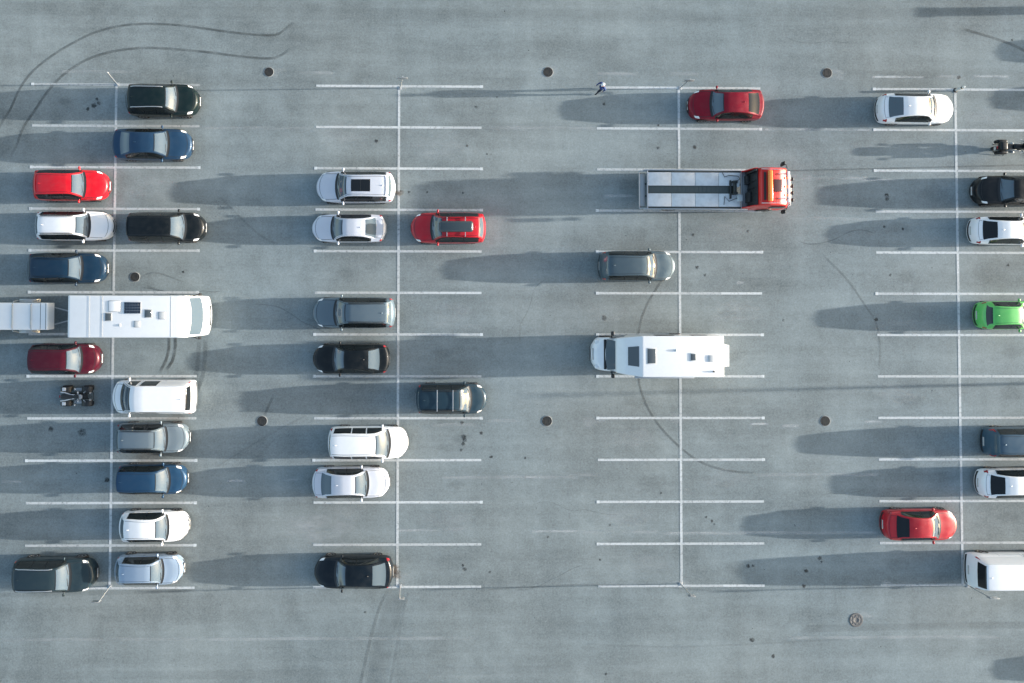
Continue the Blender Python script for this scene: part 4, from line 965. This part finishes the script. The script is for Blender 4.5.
# ------------------------------------------------------------------ person walking
def skin_body(name, joints, edges, parent, m, root=0, sub=1):
    me = bpy.data.meshes.new(name); me.from_pydata([j[0] for j in joints], edges, [])
    o = bpy.data.objects.new(name, me); C.objects.link(o)
    sk = o.modifiers.new('skin', 'SKIN'); sk.use_smooth_shade = True
    for v, j in zip(me.skin_vertices[0].data if me.skin_vertices else [], joints): v.radius = j[1]
    return o
def make_person(x, y, rz):
    t = thing('person', 'person in dark blue jacket and pale cap walking in the upper lane', 'person', (x, y, 0), rz)
    J = []; Ed = []
    def j(p, r, par=None):
        J.append((p, r if isinstance(r, tuple) else (r, r)))
        if par is not None: Ed.append((par, len(J) - 1))
        return len(J) - 1
    pelvis = j((0, 0, .93), (.15, .12)); waist = j((0, .0, 1.08), (.14, .11), pelvis); chest = j((.02, 0, 1.28), (.17, .125), waist)
    neck0 = j((.02, 0, 1.43), (.09, .075), chest); neck = j((.035, 0, 1.50), (.055, .055), neck0); jaw = j((.055, 0, 1.57), (.07, .072), neck)
    head = j((.05, 0, 1.65), (.085, .09), jaw); crown = j((.045, 0, 1.72), (.065, .07), head); nose = j((.145, 0, 1.62), (.014, .014), jaw)
    for sy, ph in ((1, 1), (-1, -1)):
        e0 = j((.04, sy * .088, 1.63), (.012, .018), head)
        sh = j((.01, sy * .175, 1.40), (.075, .075), neck0); el = j((-.02 - .09 * ph, sy * .25, 1.13), (.05, .05), sh)
        wr = j((.08 - .10 * ph, sy * .25, .89), (.034, .034), el); pa = j((.10 - .10 * ph, sy * .245, .81), (.036, .02), wr)
        for k in range(4):
            dx = (k - 1.5) * .02
            f1 = j((.11 - .10 * ph + dx, sy * .242, .755 + abs(k - 1.3) * .006), (.0095, .0095), pa); j((.115 - .10 * ph + dx, sy * .228, .705 + abs(k - 1.3) * .012), (.008, .008), f1)
        th = j((.145 - .10 * ph, sy * .228, .80), (.011, .011), wr); j((.16 - .10 * ph, sy * .215, .765), (.009, .009), th)
        hp = j((0, sy * .10, .88), (.10, .10), pelvis); kn = j((.06 + .13 * ph, sy * .10, .49), (.062, .062), hp)
        an = j((-.04 + .22 * ph, sy * .10, .10 + (0 if ph > 0 else .04)), (.042, .042), kn); to = j((.10 + .22 * ph, sy * .115, .045), (.045, .032), an)
        j((-.07 + .22 * ph, sy * .10, .05 + (0 if ph > 0 else .03)), (.036, .036), an)
    me = bpy.data.meshes.new('body'); me.from_pydata([p for p, _ in J], Ed, [])
    o = bpy.data.objects.new('body', me); C.objects.link(o)
    sk = o.modifiers.new('skin', 'SKIN'); sk.use_smooth_shade = True; o.modifiers.new('sub', 'SUBSURF').levels = 1
    if not me.skin_vertices:
        bm = bmesh.new(); bm.from_mesh(me); bm.verts.layers.skin.verify(); bm.to_mesh(me); bm.free()
    for v, (p, r) in zip(me.skin_vertices[0].data, J): v.radius = r; v.use_root = False
    me.skin_vertices[0].data[0].use_root = True
    dg = bpy.context.evaluated_depsgraph_get(); ev = o.evaluated_get(dg); nm = bpy.data.meshes.new_from_object(ev)
    bpy.data.objects.remove(o)
    o = bpy.data.objects.new('body', nm); C.objects.link(o); o.parent = t
    nm.materials.clear()
    for m in (mat('navy_jacket', (.022, .05, .17), .8), mat('dark_trousers', (.018, .022, .035), .85), mat('skin', (.5, .32, .24), .55), mat('shoe_leather', (.03, .03, .03), .6)): nm.materials.append(m)
    for p in nm.polygons:
        z = p.center.z; side = abs(p.center.y) > .19
        p.material_index = 3 if z < .09 else 2 if (z > 1.475 or (side and z < .87 and z > .6)) else 1 if z < .9 and not side else 0
        p.use_smooth = True
    b = bmesh.new(); ball(b, (.045, 0, 1.70), (.1, .092, .075), 16); box(b, (.15, 0, 1.685), (.1, .13, .018), .008); finish('cap', b, mat('pale_cap', (.75, .76, .78), .7), t)
    b = bmesh.new(); ball(b, (.005, 0, 1.635), (.082, .09, .09), 12); finish('hair', b, mat('fair_hair', (.35, .26, .15), .7), t)
    b = bmesh.new(); ball(b, (.128, .032, 1.645), (.012, .014, .01), 8); finish('eye', b, M_black, t); finish('eye', mk(ball, (.128, -.032, 1.645), (.012, .014, .01), 8), M_black, t)
    b = bmesh.new(); box(b, (.125, 0, 1.575), (.012, .045, .012), .004); finish('mouth', b, mat('lips', (.4, .16, .14), .5), t)
    b = bmesh.new(); lathe(b, [(.165, 1.0), (.17, 1.03), (.165, 1.06)], (0, 0, 0), 'Z', 18)
    for v in b.verts: v.co.y *= 1.0; v.co.x *= .82
    finish('jacket_hem', b, mat('navy_jacket', (.022, .05, .17), .8), t)
    return t
make_person(29.10, -.24, R(205))

# ------------------------------------------------------------------ pillar added for its shadow, and lamp post, beyond the right edge
t = thing('shadow_pillar', 'unseen square pillar added to throw a narrow shadow into the upper right corner', 'pillar', (63.3, 5.1, 0))
b = bmesh.new(); box(b, (0, 0, 1.0), (.5, .52, 2.0), .02); finish('shaft', b, M_conc, t)
b = bmesh.new(); box(b, (0, 0, 2.04), (.6, .62, .09), .02); finish('cap_stone', b, M_conc, t)
t = thing('street_lamp', 'slim steel lamp post beyond the right edge', 'street lamp', (69.0, -17.6, 0))
b = bmesh.new(); tube(b, [(0, 0, 0), (0, 0, 3), (0, 0, 6.2)], [.11, .09, .06], 12); finish('pole', b, M_galv, t)
b = bmesh.new(); box(b, (.25, 0, 6.25), (.7, .26, .12), .04); finish('lamp_head', b, M_dark, t)

# ------------------------------------------------------------------ light, sky, camera
EL, AZ = R(8.2), R(1.4)
w = bpy.data.worlds.new('World'); S.world = w; w.use_nodes = True
sky = w.node_tree.nodes.new('ShaderNodeTexSky'); sky.sky_type = 'NISHITA'; sky.sun_disc = False
sky.sun_elevation = EL; sky.sun_rotation = PI / 2 - AZ; sky.air_density = 1.0; sky.dust_density = 2.5; sky.ozone_density = 1.0
bg = w.node_tree.nodes['Background']; bg.inputs['Strength'].default_value = .138
w.node_tree.links.new(sky.outputs['Color'], bg.inputs['Color'])
sl = bpy.data.lights.new('sun', 'SUN'); sl.energy = 3.6; sl.angle = R(.5); sl.color = (1., .95, .88)
so = bpy.data.objects.new('sun', sl); C.objects.link(so)
d = Vector((math.cos(EL) * math.cos(AZ), math.cos(EL) * math.sin(AZ), math.sin(EL)))
so.rotation_euler = d.to_track_quat('Z', 'Y').to_euler(); so.location = (60, 0, 30)

cd = bpy.data.cameras.new('camera'); cam = bpy.data.objects.new('camera', cd); C.objects.link(cam)
cam.location = (19.6635, -12.5232, 47.5548); cam.rotation_euler = (.0269, -.0156, .0018)
cd.sensor_width = 36; cd.lens = 790 / 1024 * 36; cd.shift_x = (512 - 455) / 1024; cd.shift_y = -(341.5 - 272) / 1024
cd.clip_end = 5000
S.camera = cam
vs = S.view_settings; vs.view_transform = 'Standard'; vs.look = 'None'; vs.gamma = 1; vs.use_curve_mapping = False
vs.exposure = 1.8
